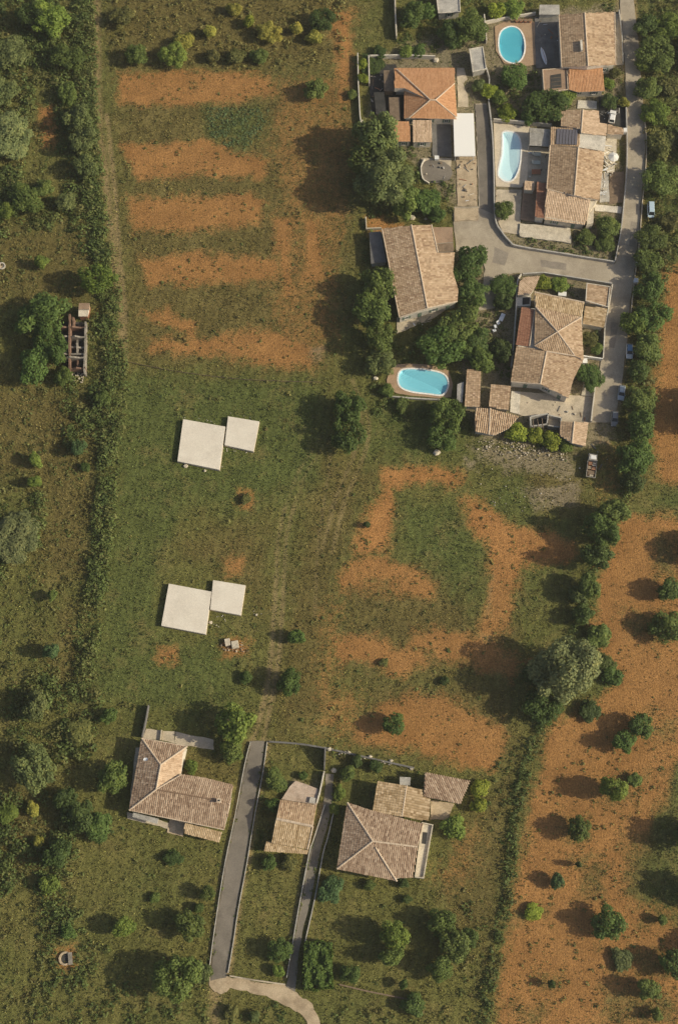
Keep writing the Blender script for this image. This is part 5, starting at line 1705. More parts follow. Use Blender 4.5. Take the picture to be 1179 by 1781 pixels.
# clipped hedge
h = thing('clipped_hedge', 'tall bushy bright green hedge block right of the second lower lane', 'hedge', at(553, 1677))
w = g2([(531, 1640), (575, 1640), (577, 1716), (528, 1720)], 2.6)
ww = np.array(w)
n = 7000
P = np.stack([rng.uniform(ww[:, 0].min(), ww[:, 0].max(), n), rng.uniform(ww[:, 1].min(), ww[:, 1].max(), n), np.full(n, 2.6)], 1)
P = P[inside(w, P[:, 0] + wave(P[:, 0], P[:, 1], 4, 61) * 1.1, P[:, 1] + wave(P[:, 0], P[:, 1], 5, 62) * 1.1)]
P[:, 2] += wave(P[:, 0], P[:, 1], 3.5, 4) * .8 - .3 + rng.normal(0, .15, len(P))
Q = np.tile([[0, 0, 1.0]], (len(P), 1))
for i in range(4):
    a_, b_ = ww[i], ww[(i + 1) % 4]
    k = rng.uniform(0, 1, 900)[:, None]
    e = np.concatenate([a_ + (b_ - a_) * k, rng.uniform(.1, 2.5, (900, 1))], 1)
    e[:, :2] += rng.normal(0, .15, (900, 2)) + np.stack([wave(e[:, 0], e[:, 1], 4, 61), wave(e[:, 0], e[:, 1], 5, 62)], 1) * .6
    d = b_ - a_
    nn = np.array([d[1], -d[0], 0]) / np.hypot(*d)
    P = np.concatenate([P, e])
    Q = np.concatenate([Q, np.tile(nn, (900, 1)) + np.array([0, 0, .3])])
vs, fs = leaf_quads(P, Q, .26, rng)
c = obj('foliage', np_mesh('foliage', vs, fs, 'leaf', np.repeat(np.clip(rng.normal(.45, .18, len(P)), 0, 1), 4)), h)
c.color = (.13, .20, .046, 1)
EXCL.append(w)
for i in range(4):
    p = ww[[0, 1, 2, 3][i]] * .7 + ww.mean(0) * .3
    MB().tube((p[0], p[1], -.1), (p[0], p[1], 2.0), .09, .05, 6).build('stem', 'bark', h)


def scatter(poly, dens, r_=rng):
    p = np.array(poly)
    lo, hi = p.min(0), p.max(0)
    n_ = int((hi[0] - lo[0]) * (hi[1] - lo[1]) * dens)
    q = r_.uniform(lo, hi, (n_, 2))
    return q[inside(poly, q[:, 0], q[:, 1])]


def strip(pts, wpx):
    """band polygon around a polyline, photograph pixels"""
    L, Rt = [], []
    P_ = [np.array(p, float) for p in smooth_line(pts, 3)]
    for i, p in enumerate(P_):
        d = P_[min(i + 1, len(P_) - 1)] - P_[max(i - 1, 0)]
        d /= np.linalg.norm(d)
        nn = np.array([-d[1], d[0]]) * wpx / 2
        L.append(tuple(p + nn))
        Rt.append(tuple(p - nn))
    return L + Rt[::-1]


def not_built(q, pad=0.0):
    ok = np.ones(len(q), bool)
    for w_ in EXCL:
        e = np.array(w_)
        k = ok & (q[:, 0] > e[:, 0].min()) & (q[:, 0] < e[:, 0].max()) & (q[:, 1] > e[:, 1].min()) & (q[:, 1] < e[:, 1].max())
        idx = np.where(k)[0]
        if len(idx):
            ok[idx[inside(w_, q[idx, 0], q[idx, 1])]] = False
    return ok


def scrub(name, label, cat, plist, dens, rad, hz, per, leaf, cols, clump=8.0, over=False):
    """a mass of low growth: many small leafy domes, one object"""
    Vs, Fs, Cs, off = [], [], [], 0
    for pl in plist:
        q = scatter(g2(pl), dens)
        if not over:
            q = q[not_built(q)]
        if clump:
            q = q[rng.random(len(q)) < np.clip(.55 + wave(q[:, 0], q[:, 1], clump, 17) * .9, .1, 1)]
        n_ = len(q)
        if not n_:
            continue
        r_ = rng.uniform(rad[0], rad[1], n_) * rng.uniform(.6, 1.0, n_)
        hh = r_ * rng.uniform(hz[0], hz[1], n_)
        k = np.repeat(np.arange(n_), per)
        d = rng.normal(0, 1, (len(k), 3))
        d[:, 2] = np.abs(d[:, 2]) * .9 + .05
        d /= np.linalg.norm(d, axis=1)[:, None]
        P_ = np.stack([q[k, 0] + d[:, 0] * r_[k], q[k, 1] + d[:, 1] * r_[k], d[:, 2] * hh[k] - .05], 1)
        v_, f_ = leaf_quads(P_, d + np.array([0, 0, .4]), leaf * np.clip(r_[k] / np.mean(rad), .6, 1.5), rng)
        ca = np.array(cols)
        mixv = np.clip(.5 + wave(q[:, 0], q[:, 1], 14, 23) * .6 + rng.normal(0, .25, n_), 0, .999) * (len(ca) - 1)
        i0 = mixv.astype(int)
        fr_ = (mixv - i0)[:, None]
        c0 = ca[i0] * (1 - fr_) + ca[np.minimum(i0 + 1, len(ca) - 1)] * fr_
        cc = c0[k] * rng.uniform(.6, 1.45, len(k))[:, None]
        Vs.append(v_)
        Fs.append(f_ + off)
        off += len(v_)
        Cs.append(np.concatenate([np.repeat(cc, 4, 0), np.ones((len(v_), 1))], 1))
    me_ = np_mesh(name, np.concatenate(Vs), np.concatenate(Fs), 'leaf_mixed', np.concatenate(Cs), 'hue')
    return tag(obj(name, me_), label, cat, kind='stuff')


OL, BR, GR, DK, YE = (.165, .164, .054), (.190, .160, .054), (.125, .165, .046), (.082, .115, .033), (.28, .25, .08)
scrub('crop_plants', 'patch of bluish green low crop between the first two ploughed strips', 'crop', [[(352, 186), (470, 188), (452, 240), (425, 262), (395, 255), (365, 235)]], 6.5, (.2, .42), (.5, .9), 7, .17, ((.15, .215, .090), (.18, .24, .105)), 4)
LEFT = [(-70, -50), (150, -50), (160, 200), (165, 430), (190, 600), (175, 850), (150, 1100), (160, 1250), (110, 1450), (85, 1600), (60, 1840), (-70, 1840)]
scrub('scrub', 'olive brown weeds and low scrub on the rough land along the left side', 'scrub', [LEFT], 1.3, (.25, .7), (.35, .8), 8, .26, (BR, OL, OL, GR), 9)
scrub('bush_cover', 'patches of taller green bushes in the scrub along the left side', 'scrub',
      [[(-70, -50), (150, -50), (158, 140), (60, 150), (-70, 130)], [(95, 140), (168, 140), (172, 330), (190, 450), (150, 450), (110, 360)], [(-70, 130), (60, 150), (40, 340), (-70, 360)],
       [(-70, 300), (110, 330), (100, 400), (-70, 420)], [(150, 540), (195, 560), (205, 780), (120, 800), (110, 680)], [(-70, 840), (80, 860), (60, 1010), (-70, 1010)], [(10, 1150), (170, 1200), (165, 1320), (20, 1330)],
       [(80, 1420), (130, 1440), (140, 1600), (70, 1640), (60, 1520)], [(-70, 1380), (80, 1380), (70, 1560), (-70, 1560)]],
      .9, (.7, 2.0), (.8, 1.3), 38, .30, (OL, GR, GR, DK, GR, OL), 14)
scrub('hedgerow', 'low green hedgerow beside the track on the left', 'hedge',
      [strip([(152, -40), (150, 60), (152, 180), (160, 300), (174, 400), (192, 520), (202, 640), (195, 760), (183, 880), (170, 1000), (155, 1100), (145, 1210)], 34)],
      3.4, (.6, 1.6), (1.0, 1.8), 20, .28, (DK, GR, OL, GR, GR), 12)
scrub('thicket', 'green roadside thicket on the right of the upper road', 'thicket',
      [[(1108, -40), (1250, -40), (1250, 330), (1170, 480), (1148, 560), (1140, 700), (1115, 760), (1085, 830), (1075, 740), (1092, 640), (1099, 560), (1112, 450), (1122, 350), (1126, 250), (1121, 180), (1114, 100)]],
      1.0, (.5, 1.4), (.8, 1.4), 18, .30, (DK, GR, OL, BR, OL, GR), 7)
scrub('top_weeds', 'brown and yellow tall weeds of the field at the top', 'weeds',
      [[(175, -50), (600, -50), (600, 100), (480, 130), (300, 118), (190, 122)]],
      .5, (.4, 1.1), (.7, 1.2), 14, .30, (BR, OL, YE, OL), 8)
scrub('field_hedge', 'dark low hedge between the orchard and the lower gardens', 'hedge',
      [strip([(940, 1262), (915, 1330), (898, 1400), (888, 1480), (880, 1560), (865, 1640), (848, 1720), (832, 1820)], 20)],
      1.5, (.5, 1.0), (1.0, 1.7), 16, .28, (DK, GR, DK, OL), 0)
scrub('hedge_undergrowth', 'dense undergrowth beneath the field hedgerow trees', 'undergrowth',
      [strip([(1105, 700), (1108, 780), (1085, 850), (1060, 900), (1040, 960), (1022, 1030), (1005, 1100), (960, 1200), (935, 1262)], 26)],
      1.3, (.5, 1.1), (.9, 1.5), 16, .28, (DK, GR, GR), 0)
scrub('bramble', 'bushy green bramble cover in the bottom left corner', 'bramble',
      [[(70, 1580), (130, 1560), (180, 1640), (280, 1750), (360, 1700), (366, 1830), (20, 1830), (60, 1700)]],
      1.0, (.4, 1.0), (.7, 1.2), 16, .28, (GR, OL, GR, DK), 8)
scrub('garden_growth', 'mixed garden growth between the village houses', 'garden growth',
      [[(630, 390), (662, 420), (690, 555), (690, 632), (672, 690), (640, 690), (640, 560), (625, 480)],
       [(690, 582), (760, 552), (832, 542), (880, 545), (888, 660), (806, 640), (785, 645), (740, 632), (690, 632)],
       [(660, 690), (800, 700), (820, 755), (760, 775), (650, 720)],
       [(905, 412), (1000, 426), (1072, 440), (1066, 456), (905, 428)], [(1000, 395), (1035, 372), (1078, 375), (1072, 440), (1000, 425)],
       [(862, 482), (898, 480), (895, 545), (862, 545)], [(855, 120), (940, 125), (945, 205), (860, 208)], [(690, -30), (850, -30), (840, 80), (690, 98)],
       [(640, 215), (725, 250), (735, 370), (640, 378)], [(928, 484), (1000, 495), (996, 512), (926, 506)], [(1016, 570), (1046, 574), (1042, 622), (1012, 620)],
       [(840, 10), (940, 5), (935, 25), (850, 40)], [(1003, 628), (1040, 632), (1032, 664), (1000, 664)], [(732, 300), (790, 300), (788, 380), (730, 380)], [(880, 745), (990, 755), (1000, 790), (880, 765)],
       [(1045, 115), (1085, 118), (1086, 170), (1045, 162)], [(1045, 5), (1075, 5), (1080, 22), (1045, 18)]],
      1.1, (.35, .9), (.7, 1.2), 15, .26, (DK, GR, GR, OL), 6)
scrub('lower_growth', 'bushy growth along the lower lanes and walls', 'undergrowth',
      [strip([(470, 1300), (462, 1400), (452, 1480)], 18), strip([(590, 1330), (582, 1420), (572, 1500)], 14), strip([(575, 1306), (640, 1324), (730, 1342)], 18),
       strip([(385, 1480), (372, 1580), (358, 1680)], 14), strip([(530, 1500), (515, 1590), (495, 1690)], 10), [(380, 1735), (480, 1745), (530, 1790), (380, 1820)],
       [(580, 1715), (710, 1742), (830, 1760), (820, 1820), (575, 1820)], [(820, 1345), (900, 1300), (880, 1480), (835, 1420)], [(790, 1560), (850, 1560), (850, 1760), (800, 1740)],
       [(330, 1235), (400, 1240), (400, 1330), (380, 1330)], strip([(180, 1210), (215, 1225), (258, 1232)], 12)],
      .7, (.3, .8), (.6, 1.1), 14, .25, (DK, GR, OL, BR), 6)

scrub('meadow_weeds', 'scattered coarse weed clumps over the meadows and lawns', 'weeds',
      [[(210, 640), (570, 660), (600, 800), (1000, 800), (900, 1300), (560, 1290), (470, 1280), (160, 1210), (200, 850)], [(200, 130), (600, 130), (620, 640), (230, 630)],
       [(120, 1300), (390, 1450), (360, 1700), (100, 1700), (90, 1450)], [(410, 1480), (520, 1490), (490, 1700), (405, 1690)], [(560, 1530), (880, 1330), (840, 1740), (560, 1710)], [(900, 1260), (1250, 900), (1250, 1840), (860, 1840)]],
      .16, (.2, .65), (.4, .9), 10, .22, (BR, OL, GR, YE, OL, DK), 10)
scrub('verge_grass', 'tufts of grass creeping over the kerbs of the lower lanes', 'grass',
      [strip([(437, 1290), (410, 1420), (393, 1500), (380, 1580), (366, 1695)], 5), strip([(463, 1290), (441, 1420), (428, 1500), (413, 1580), (396, 1692)], 6),
       strip([(566, 1350), (546, 1462), (521, 1578), (500, 1700)], 7), strip([(580, 1350), (575, 1405), (556, 1484), (541, 1566), (524, 1637), (514, 1720)], 7)],
      2.2, (.2, .5), (.4, .9), 9, .2, (OL, GR, BR), 5, True)
# meadow: grass tufts wherever nothing is built and the soil is not bare
px_ = [at(-60, 1830), at(1240, 1830), at(1240, -40), at(-60, -40)]
frame = [tuple(p[:2]) for p in px_]
q = scatter(frame, 5.2)
s1, l1, d1, p1_, t1 = all_masks(q[:, 0], q[:, 1])
keepq = not_built(q) & (rng.random(len(q)) < np.clip(1.05 - 1.05 * s1 - .8 * t1 - .55 * p1_, .05, 1))
keepq &= rng.random(len(q)) < np.clip(.62 + wave(q[:, 0], q[:, 1], 5, 31) * .5, .2, 1)
q, s1, l1, d1, p1_ = q[keepq], s1[keepq], l1[keepq], d1[keepq], p1_[keepq]
n = len(q)
gcol = np.array([.168, .162, .048]) + np.zeros((n, 3))
gcol += (np.array([.190, .148, .050]) - gcol) * (d1 * .7)[:, None]
gcol += (np.array([.104, .134, .040]) - gcol) * (l1 * .85)[:, None]
big = wave(q[:, 0], q[:, 1], 22, 41)
gcol *= np.clip(1 + big * .32, .55, 1.6)[:, None]
P, Cc = [], []
for k in range(2):
    d = rng.normal(0, 1, (n, 2))
    d /= np.linalg.norm(d, axis=1)[:, None]
    sz = rng.uniform(.12, .30, n)
    hz = rng.uniform(.10, .34, n)
    c0 = np.stack([q[:, 0], q[:, 1], np.full(n, -.14)], 1)
    a_ = c0 + np.stack([d[:, 1] * sz * .6, -d[:, 0] * sz * .6, np.zeros(n)], 1)
    b_ = c0 - np.stack([d[:, 1] * sz * .6, -d[:, 0] * sz * .6, np.zeros(n)], 1)
    e = c0 + np.stack([d[:, 0] * sz * 1.3, d[:, 1] * sz * 1.3, hz + .12], 1)
    P.append(np.stack([a_, b_, e], 1).reshape(-1, 3))
    cc = gcol * rng.lognormal(0, .38, n)[:, None]
    Cc.append(np.repeat(np.concatenate([cc, np.ones((n, 1))], 1), 3, 0))
P, Cc = np.concatenate(P), np.concatenate(Cc)
tag(obj('grass', np_mesh('grass', P, np.arange(len(P)).reshape(-1, 3), 'leaf_mixed', Cc, 'hue')), 'olive and green grass of the meadows and lawns', 'grass', kind='stuff')

# clods on the ploughed soil
plain('clod', (.31, .175, .070), .95, var=.3, spec=.1)
q = scatter(frame, 4.0)
sm = np.maximum(field(SOIL, 2.2, q[:, 0], q[:, 1], 1.3), FW * field(FAINT, 3.5, q[:, 0], q[:, 1], 2.0))
q = q[(sm > rng.uniform(.35, .75, len(q))) & not_built(q)]
n = len(q)
sz = rng.uniform(.06, .20, n) * rng.uniform(.5, 1.3, n)
an = rng.uniform(0, 6.28, n)
base = []
for k in range(3):
    base.append(np.stack([q[:, 0] + np.cos(an + k * 2.1) * sz, q[:, 1] + np.sin(an + k * 2.1) * sz, np.full(n, -.16)], 1))
top = np.stack([q[:, 0] + rng.normal(0, .04, n), q[:, 1] + rng.normal(0, .04, n), -.10 + sz * rng.uniform(.4, 1.1, n)], 1)
vs = np.stack(base + [top], 1).reshape(-1, 3)
ix = np.arange(n) * 4
fs = np.concatenate([np.stack([ix + a_, ix + b_, ix + 3], 1) for a_, b_ in ((0, 1), (1, 2), (2, 0))])
tag(obj('soil_clods', np_mesh('soil_clods', vs, fs, 'clod')), 'red brown clods on the ploughed soil strips', 'soil', kind='stuff')


# ------------------------------------------------------------ stones
def stone_mesh(seed):
    r = random.Random(seed)
    vs, fs = [], []
    for i, (z_, rr) in enumerate(((-.35, .85), (.15, 1.0), (.6, .6))):
        for k in range(6):
            a_ = k * math.pi / 3 + r.uniform(-.25, .25)
            q_ = rr * r.uniform(.75, 1.15)
            vs.append((math.cos(a_) * q_, math.sin(a_) * q_ * .85, z_ + r.uniform(-.1, .1)))
    fs = [tuple(reversed(range(6))), tuple(range(12, 18))]
    for l in range(2):
        fs += [(l * 6 + k, l * 6 + (k + 1) % 6, l * 6 + 6 + (k + 1) % 6, l * 6 + 6 + k) for k in range(6)]
    return MB().add(vs, fs)


def rubble(name, label, cat, plist, dens, rad, mat='stone', lift=0.0):
    mb = MB()
    for pl in plist:
        for x, y in scatter(g2(pl), dens):
            s_ = rng.uniform(*rad) * rng.uniform(.5, 1.0)
            st = stone_mesh(int(rng.integers(1e6)))
            a_ = rng.uniform(0, 6.28)
            ca, sa = math.cos(a_), math.sin(a_)
            mb.add([(x + (p[0] * ca - p[1] * sa) * s_, y + (p[0] * sa + p[1] * ca) * s_, p[2] * s_ * .8 + lift * rng.uniform(0, 1)) for p in st.v], st.f)
    return tag(mb.build(name, mat), label, cat, kind='stuff')


rubble('rubble', 'pale rubble stones heaped below the lime green bushes', 'rubble', [[(832, 768), (870, 762), (905, 772), (985, 785), (985, 800), (930, 802), (860, 790), (830, 782)]], 2.6, (.08, .34), 'limestone', .25)
rubble('loose_stones', 'loose pale stones strewn over the rough grass below the rubble', 'stones', [[(810, 790), (1000, 795), (1010, 880), (900, 890), (820, 830)], [(820, 820), (960, 850), (940, 900), (850, 900)]], .10, (.08, .26))
rubble('ruin_rubble', 'tumbled pale stones at the foot of the roofless ruin', 'rubble', [[(122, 648), (148, 650), (144, 666), (120, 664)]], 5, (.15, .4), 'limestone', .4)
rubble('heap_stones', 'brown stones of the small heap below the southern foundation', 'rubble', [[(384, 1112), (436, 1118), (434, 1136), (386, 1134)]], 3.0, (.12, .34), 'dirt_pale', .25)
rubble('edge_stones', 'small pale stones along the edges of the concrete foundations', 'stones', [strip([(318, 724), (350, 730), (392, 738)], 6), strip([(394, 780), (384, 800), (384, 815)], 8), strip([(400, 720), (450, 730)], 5), [(366, 1072), (390, 1070), (398, 1092), (372, 1094)], strip([(430, 1060), (452, 1072)], 12), strip([(395, 780), (440, 790)], 6)], 1.2, (.08, .22))
rubble('dry_stones', 'scattered stones topping the dry stone boundary wall', 'stones', [strip([(570, 1303), (640, 1319), (720, 1337)], 9)], 1.2, (.10, .3), 'stone', .4)
STG = 'pale stones lying by themselves'


def stone(label, x, y, s_, mat='limestone', z=0.0, group=STG):
    p = at(x, y, z)
    st = stone_mesh(int(x * 7 + y))
    o = MB().add([(p.x + q_[0] * s_, p.y + q_[1] * s_, z + q_[2] * s_ * .8 + .1) for q_ in st.v], st.f).build('stone', mat)
    tag(o, label, 'stone', group)


for a_ in ((573, 1303, .62, 'white stone post head at the top of the dark wedge wall'), (581, 1340, .75, 'large white stone at the head of the second lower lane'), (607, 1309, .5, 'white stone on the dry stone wall near the white post head'),
           (644, 1316, .55, 'white stone at the middle of the dry stone wall'), (680, 1323, .5, 'white stone toward the right end of the dry stone wall'), (715, 1337, .55, 'flat pale stone at the right end of the dry stone wall'),
           (759, 787, 1.1, 'pale boulder in the grass below the stadium pool'), (323, 811, .7, 'white rubble lump under the lower left corner of the northern foundation'), (357, 819, .45, 'small white stone under the lower edge of the northern foundation'),
           (367, 1083, .5, 'elongated white stone beside the southern foundation'), (716, 379, 1.1, 'white boulder above the top edge of the skewed roof'), (740, 381, .5, 'small white stone right of the white boulder above the skewed roof'),
           (653, 658, .8, 'pale stone at the left rim of the stadium pool deck'), (446, 1070, .35, 'small white stone in the grass right of the southern foundation'), (757, 105, 1.0, 'white rock on the garden wall above the salmon roof')):
    stone(a_[3], a_[0], a_[1], a_[2])
for lab, x, y, sx in (('left concrete block on the small stone heap below the southern foundation', 396, 1117, 1.3), ('right concrete block on the small stone heap below the southern foundation', 409, 1121, 1.7)):
    p = at(x, y, .5)
    o = MB().box((p.x, p.y, .4), (sx, 1.8, 1.0), .2, taper=.92).build('concrete_block', 'limestone')
    tag(o, lab, 'block', 'blocks on the stone heap')
# round stone well
p = at(115, 1667)
h = thing('stone_well', 'round stone pit with a pale slab in bare soil at the bottom left', 'well', p)
n = 14
vs, fs = [], []
for k in range(n):
    a_ = 2 * math.pi * k / n
    for rr, z_ in ((1.4, -.1), (1.5, .4), (1.1, .42), (1.05, -.1)):
        vs.append((p.x + rr * math.cos(a_), p.y + rr * math.sin(a_), z_ + random.uniform(-.05, .05)))
for k in range(n):
    for j in range(3):
        q_ = (k + 1) % n
        fs.append((k * 4 + j, q_ * 4 + j, q_ * 4 + j + 1, k * 4 + j + 1))
MB().add(vs, fs).build('rim', 'dirt_pale', h)
MB().tube((p.x, p.y, -.2), (p.x, p.y, .08), 1.12, n=14).build('pit', 'near_black', h)
MB().box((p.x + 1.1, p.y, .5), (.9, 2.6, .15), .15).build('slab', 'ruin_plaster', h)
# white ring
p = at(4, 463)
h = thing('stone_ring', 'white ring of concrete lying in the scrub at the left edge', 'ring', p)
vs, fs = [], []
for k in range(16):
    a_ = 2 * math.pi * k / 16
    for rr, z_ in ((1.0, -.05), (1.0, .35), (.72, .35), (.72, -.05)):
        vs.append((p.x + rr * math.cos(a_), p.y + rr * math.sin(a_), z_))
for k in range(16):
    for j in range(3):
        q_ = (k + 1) % 16
        fs.append((k * 4 + j, q_ * 4 + j, q_ * 4 + j + 1, k * 4 + j + 1))
MB().add(vs, fs).build('rim', 'plaster', h)
MB().tube((p.x, p.y, -.1), (p.x, p.y, .05), .73, n=16).build('bottom', 'dirt_pale', h)


# ------------------------------------------------------------ vehicles
def wheel(parent, x, y, r=.31, w=.2):
    tq = MB().tube((x - w / 2, y, r), (x + w / 2, y, r), r, n=14).build('wheel', 'tyre', parent, False)
    s_ = 1 if x > 0 else -1
    MB().tube((x + s_ * (w / 2), y, r), (x + s_ * (w / 2 + .015), y, r), r * .62, n=10).build('rim', 'steel', tq)


def car(label, x, y, rz, body, roof=None, L=4.2, W=1.75, Hh=1.45, van=False):
    """car along local y, nose towards -y"""
    p = at(x, y, .7)
    h = thing('car', label, 'car', (p.x, p.y, .05), rz, 'cars in the village')
    # body lofted from cross sections along y
    secs = [(-.5, .42, .60, .86), (-.47, .28, .74, .95), (-.30, .22, .86, 1.0), (-.12, .20, .93, 1.0), (.20, .20, .95, 1.0), (.40, .22, .93, .99), (.48, .28, .86, .94), (.5, .42, .70, .86)]
    vs, fs = [], []
    for fy, zb, zt, wk in secs:
        hw = W / 2 * wk
        for sx, z_ in ((-hw * .92, zb), (-hw, zb + .18), (-hw, zt - .12), (-hw * .9, zt), (hw * .9, zt), (hw, zt - .12), (hw, zb + .18), (hw * .92, zb)):
            vs.append((sx, fy * L, z_))
    m_ = len(secs)
    for i in range(m_ - 1):
        for j in range(8):
            k = (j + 1) % 8
            fs.append((i * 8 + j, i * 8 + k, i * 8 + 8 + k, i * 8 + 8 + j))
    fs += [tuple(range(8)), tuple(reversed(range((m_ - 1) * 8, m_ * 8)))]
    bo = MB().add(vs, fs).build('body', body, h, False)
    # cabin: glass frustum and roof panel
    y0, y1, y2, y3 = (-.22, -.06, .36, .46) if not van else (-.36, -.26, .46, .49)
    wb, wt = W / 2 * .9, W / 2 * .74
    g = [(-wb, y0 * L, .90), (wb, y0 * L, .90), (wb, y3 * L, .90), (-wb, y3 * L, .90), (-wt, y1 * L, Hh - .03), (wt, y1 * L, Hh - .03), (wt, y2 * L, Hh - .03), (-wt, y2 * L, Hh - .03)]
    MB().add(g, [(0, 1, 5, 4), (1, 2, 6, 5), (2, 3, 7, 6), (3, 0, 4, 7), (4, 5, 6, 7)]).build('windows', 'dark_glass', h, False)
    rp = MB()
    rp.add([(-wt - .03, (y1 - .005) * L, Hh - .05), (wt + .03, (y1 - .005) * L, Hh - .05), (wt + .03, (y2 + .01) * L, Hh - .05), (-wt - .03, (y2 + .01) * L, Hh - .05),
            (-wt + .08, (y1 + .02) * L, Hh + .03), (wt - .08, (y1 + .02) * L, Hh + .03), (wt - .08, (y2 - .01) * L, Hh + .03), (-wt + .08, (y2 - .01) * L, Hh + .03)],
           [(0, 1, 5, 4), (1, 2, 6, 5), (2, 3, 7, 6), (3, 0, 4, 7), (4, 5, 6, 7), (3, 2, 1, 0)])
    rp.build('roof', roof or body, h, False)
    for s_ in (-1, 1):
        MB().tube((s_ * wb, y0 * L, .9), (s_ * wt, y1 * L, Hh), .045, n=5).build('pillar', body, h, False)
        MB().tube((s_ * wb, .16 * L, .9), (s_ * wt, .16 * L, Hh), .05, n=5).build('pillar', body, h, False)
        MB().tube((s_ * wb, y3 * L, .9), (s_ * wt, y2 * L, Hh), .05, n=5).build('pillar', body, h, False)
        MB().box((s_ * W * .36, -.487 * L, .62), (.34, .12, .15)).build('headlight', 'lamp_glass', h, False)
        MB().box((s_ * W * .37, .492 * L, .72), (.26, .08, .18)).build('tail_light', 'terracotta', h, False)
        MB().box((s_ * (W / 2 + .09), (y0 + .03) * L, .98), (.2, .12, .14)).build('mirror', body, h, False)
        for fy in (-.31, .30):
            wheel(h, s_ * (W / 2 - .1), fy * L)
    MB().box((0, -.497 * L, .42), (W * .8, .1, .16)).build('bumper', 'tyre', h, False)
    MB().box((0, .497 * L, .42), (W * .8, .1, .16)).build('bumper', 'tyre', h, False)
    return h


car('blue roofed car with glare painted white on its body, parked on the road under the bright tree', 1094, 611, R(-4), 'white_paint', 'blue_paint')  # sun glare on the bonnet put into the body as white
car('silver car parked at the roadside below the blue roofed car', 1080, 683, R(-10), 'silver_paint')
car('car with paint greyed for shade, half under the trees at the lower end of the road', 1068, 728, R(-6), 'grey_shade_paint')
car('pale blue van parked off the upper road beneath a tree', 1131, 366, R(-3), 'sky_paint', 'sky_paint', 4.4, 1.8, 1.85, True)
car('white car standing in the dark yard next to the upper road', 1064, 203, R(168), 'white_paint')

# truck
p = at(1028, 811, .8)
h = thing('truck', 'old white flatbed truck parked below the small two tone outbuilding', 'truck', (p.x, p.y, .0), R(-9))
L_, Wd = 6.4, 2.3
MB().box((-.5, 0, .62), (.16, L_ * .94, .2)).box((.5, 0, .62), (.16, L_ * .94, .2)).build('chassis', 'rust', h, False)
c_ = MB()
c_.add([(-1.05, 1.3, .55), (1.05, 1.3, .55), (1.05, 3.2, .55), (-1.05, 3.2, .55), (-1.08, 1.3, 1.35), (1.08, 1.3, 1.35), (1.08, 3.25, 1.3), (-1.08, 3.25, 1.3),
        (-.95, 1.38, 2.15), (.95, 1.38, 2.15), (.92, 2.65, 2.12), (-.92, 2.65, 2.12)],
       [(3, 2, 1, 0), (0, 1, 5, 4), (1, 2, 6, 5), (2, 3, 7, 6), (3, 0, 4, 7), (4, 5, 9, 8), (5, 6, 10, 9), (6, 7, 11, 10), (7, 4, 8, 11), (8, 9, 10, 11)])
cb = c_.build('cab', 'beige_paint', h, False)
MB().add([(-.86, 3.17, 1.40), (.86, 3.17, 1.40), (.80, 2.74, 2.04), (-.80, 2.74, 2.04)], [(0, 1, 2, 3)]).build('windscreen', 'dark_glass', h, False)
for s_ in (-1, 1):
    MB().box((s_ * 1.035, 2.15, 1.72), (.04, .9, .5)).build('side_window', 'dark_glass', h, False)
    MB().box((s_ * .8, 3.27, 1.0), (.3, .06, .2)).build('headlight', 'lamp_glass', h, False)
    MB().box((s_ * 1.22, 2.95, 1.6), (.16, .06, .35)).build('mirror', 'tyre', h, False)
    MB().box((s_ * 1.13, -.95, 1.18), (.07, 4.2, .5)).build('side_board', 'beige_paint', h, False)
    for yy in (2.3, -1.7):
        wheel(h, s_ * .95, yy, .42, .28)
MB().box((0, 1.22, 1.6), (2.3, .08, 1.2)).build('headboard', 'beige_paint', h, False)
MB().box((0, -3.06, 1.18), (2.3, .07, .5)).build('tailboard', 'beige_paint', h, False)
MB().box((0, 1.95, 2.19), (1.3, 1.0, .07), taper=.92).build('roof_panel', 'white_paint', h, False)
for k in range(6):
    MB().box((-.95 + k * .38, -.95, .92), (.35, 4.15, .08)).build('floor_board', 'old_wood', h, False)
for i, (dx, dy, sx, sy, sz, mt, lab) in enumerate(((-.45, .45, .9, .8, .6, 'rust', 'rust brown crate on the truck bed behind the cab, left'), (.5, .4, .8, .9, .5, 'limestone', 'pale crate on the truck bed behind the cab, right'), (-.5, -.6, .8, .7, .45, 'dirt_pale', 'sand coloured crate midway on the truck bed, left'),
                                                  (.45, -.75, .95, .8, .55, 'rust', 'rust brown crate midway on the truck bed, right'), (0, -1.9, 1.5, .9, .35, 'old_wood', 'dark wooden crate at the tail of the truck bed'), (.1, -2.65, .9, .4, .4, 'limestone', 'narrow pale crate against the tailboard of the truck'))):
    mt_ = Matrix.Rotation(R(-9), 3, 'Z') @ Vector((dx, dy, 0))
    o = thing('crate', lab, 'crate', (p.x + mt_.x, p.y + mt_.y, .97), R(-9 + random.uniform(-6, 6)), 'crates on the truck')
    MB().box((0, 0, sz / 2), (sx, sy, sz)).build('box', mt, o, False)
    MB().box((0, 0, sz + .02), (sx * .9, sy * .2, .04)).build('slat', 'old_wood', o, False)

# ------------------------------------------------------------ small things in the gardens
def bin_box(label, x, y, sx, sy, sz, mat='white_plastic', rz=0.0):
    p = at(x, y, sz * .6)
    h_ = thing('utility_box', label, 'utility box', (p.x, p.y, 0), rz, 'white boxes in the village')
    MB().box((0, 0, sz / 2 - .03), (sx, sy, sz)).build('cabinet', mat, h_, False)
    MB().box((0, 0, sz + .03), (sx + .12, sy + .12, .08)).build('lid', mat, h_, False)


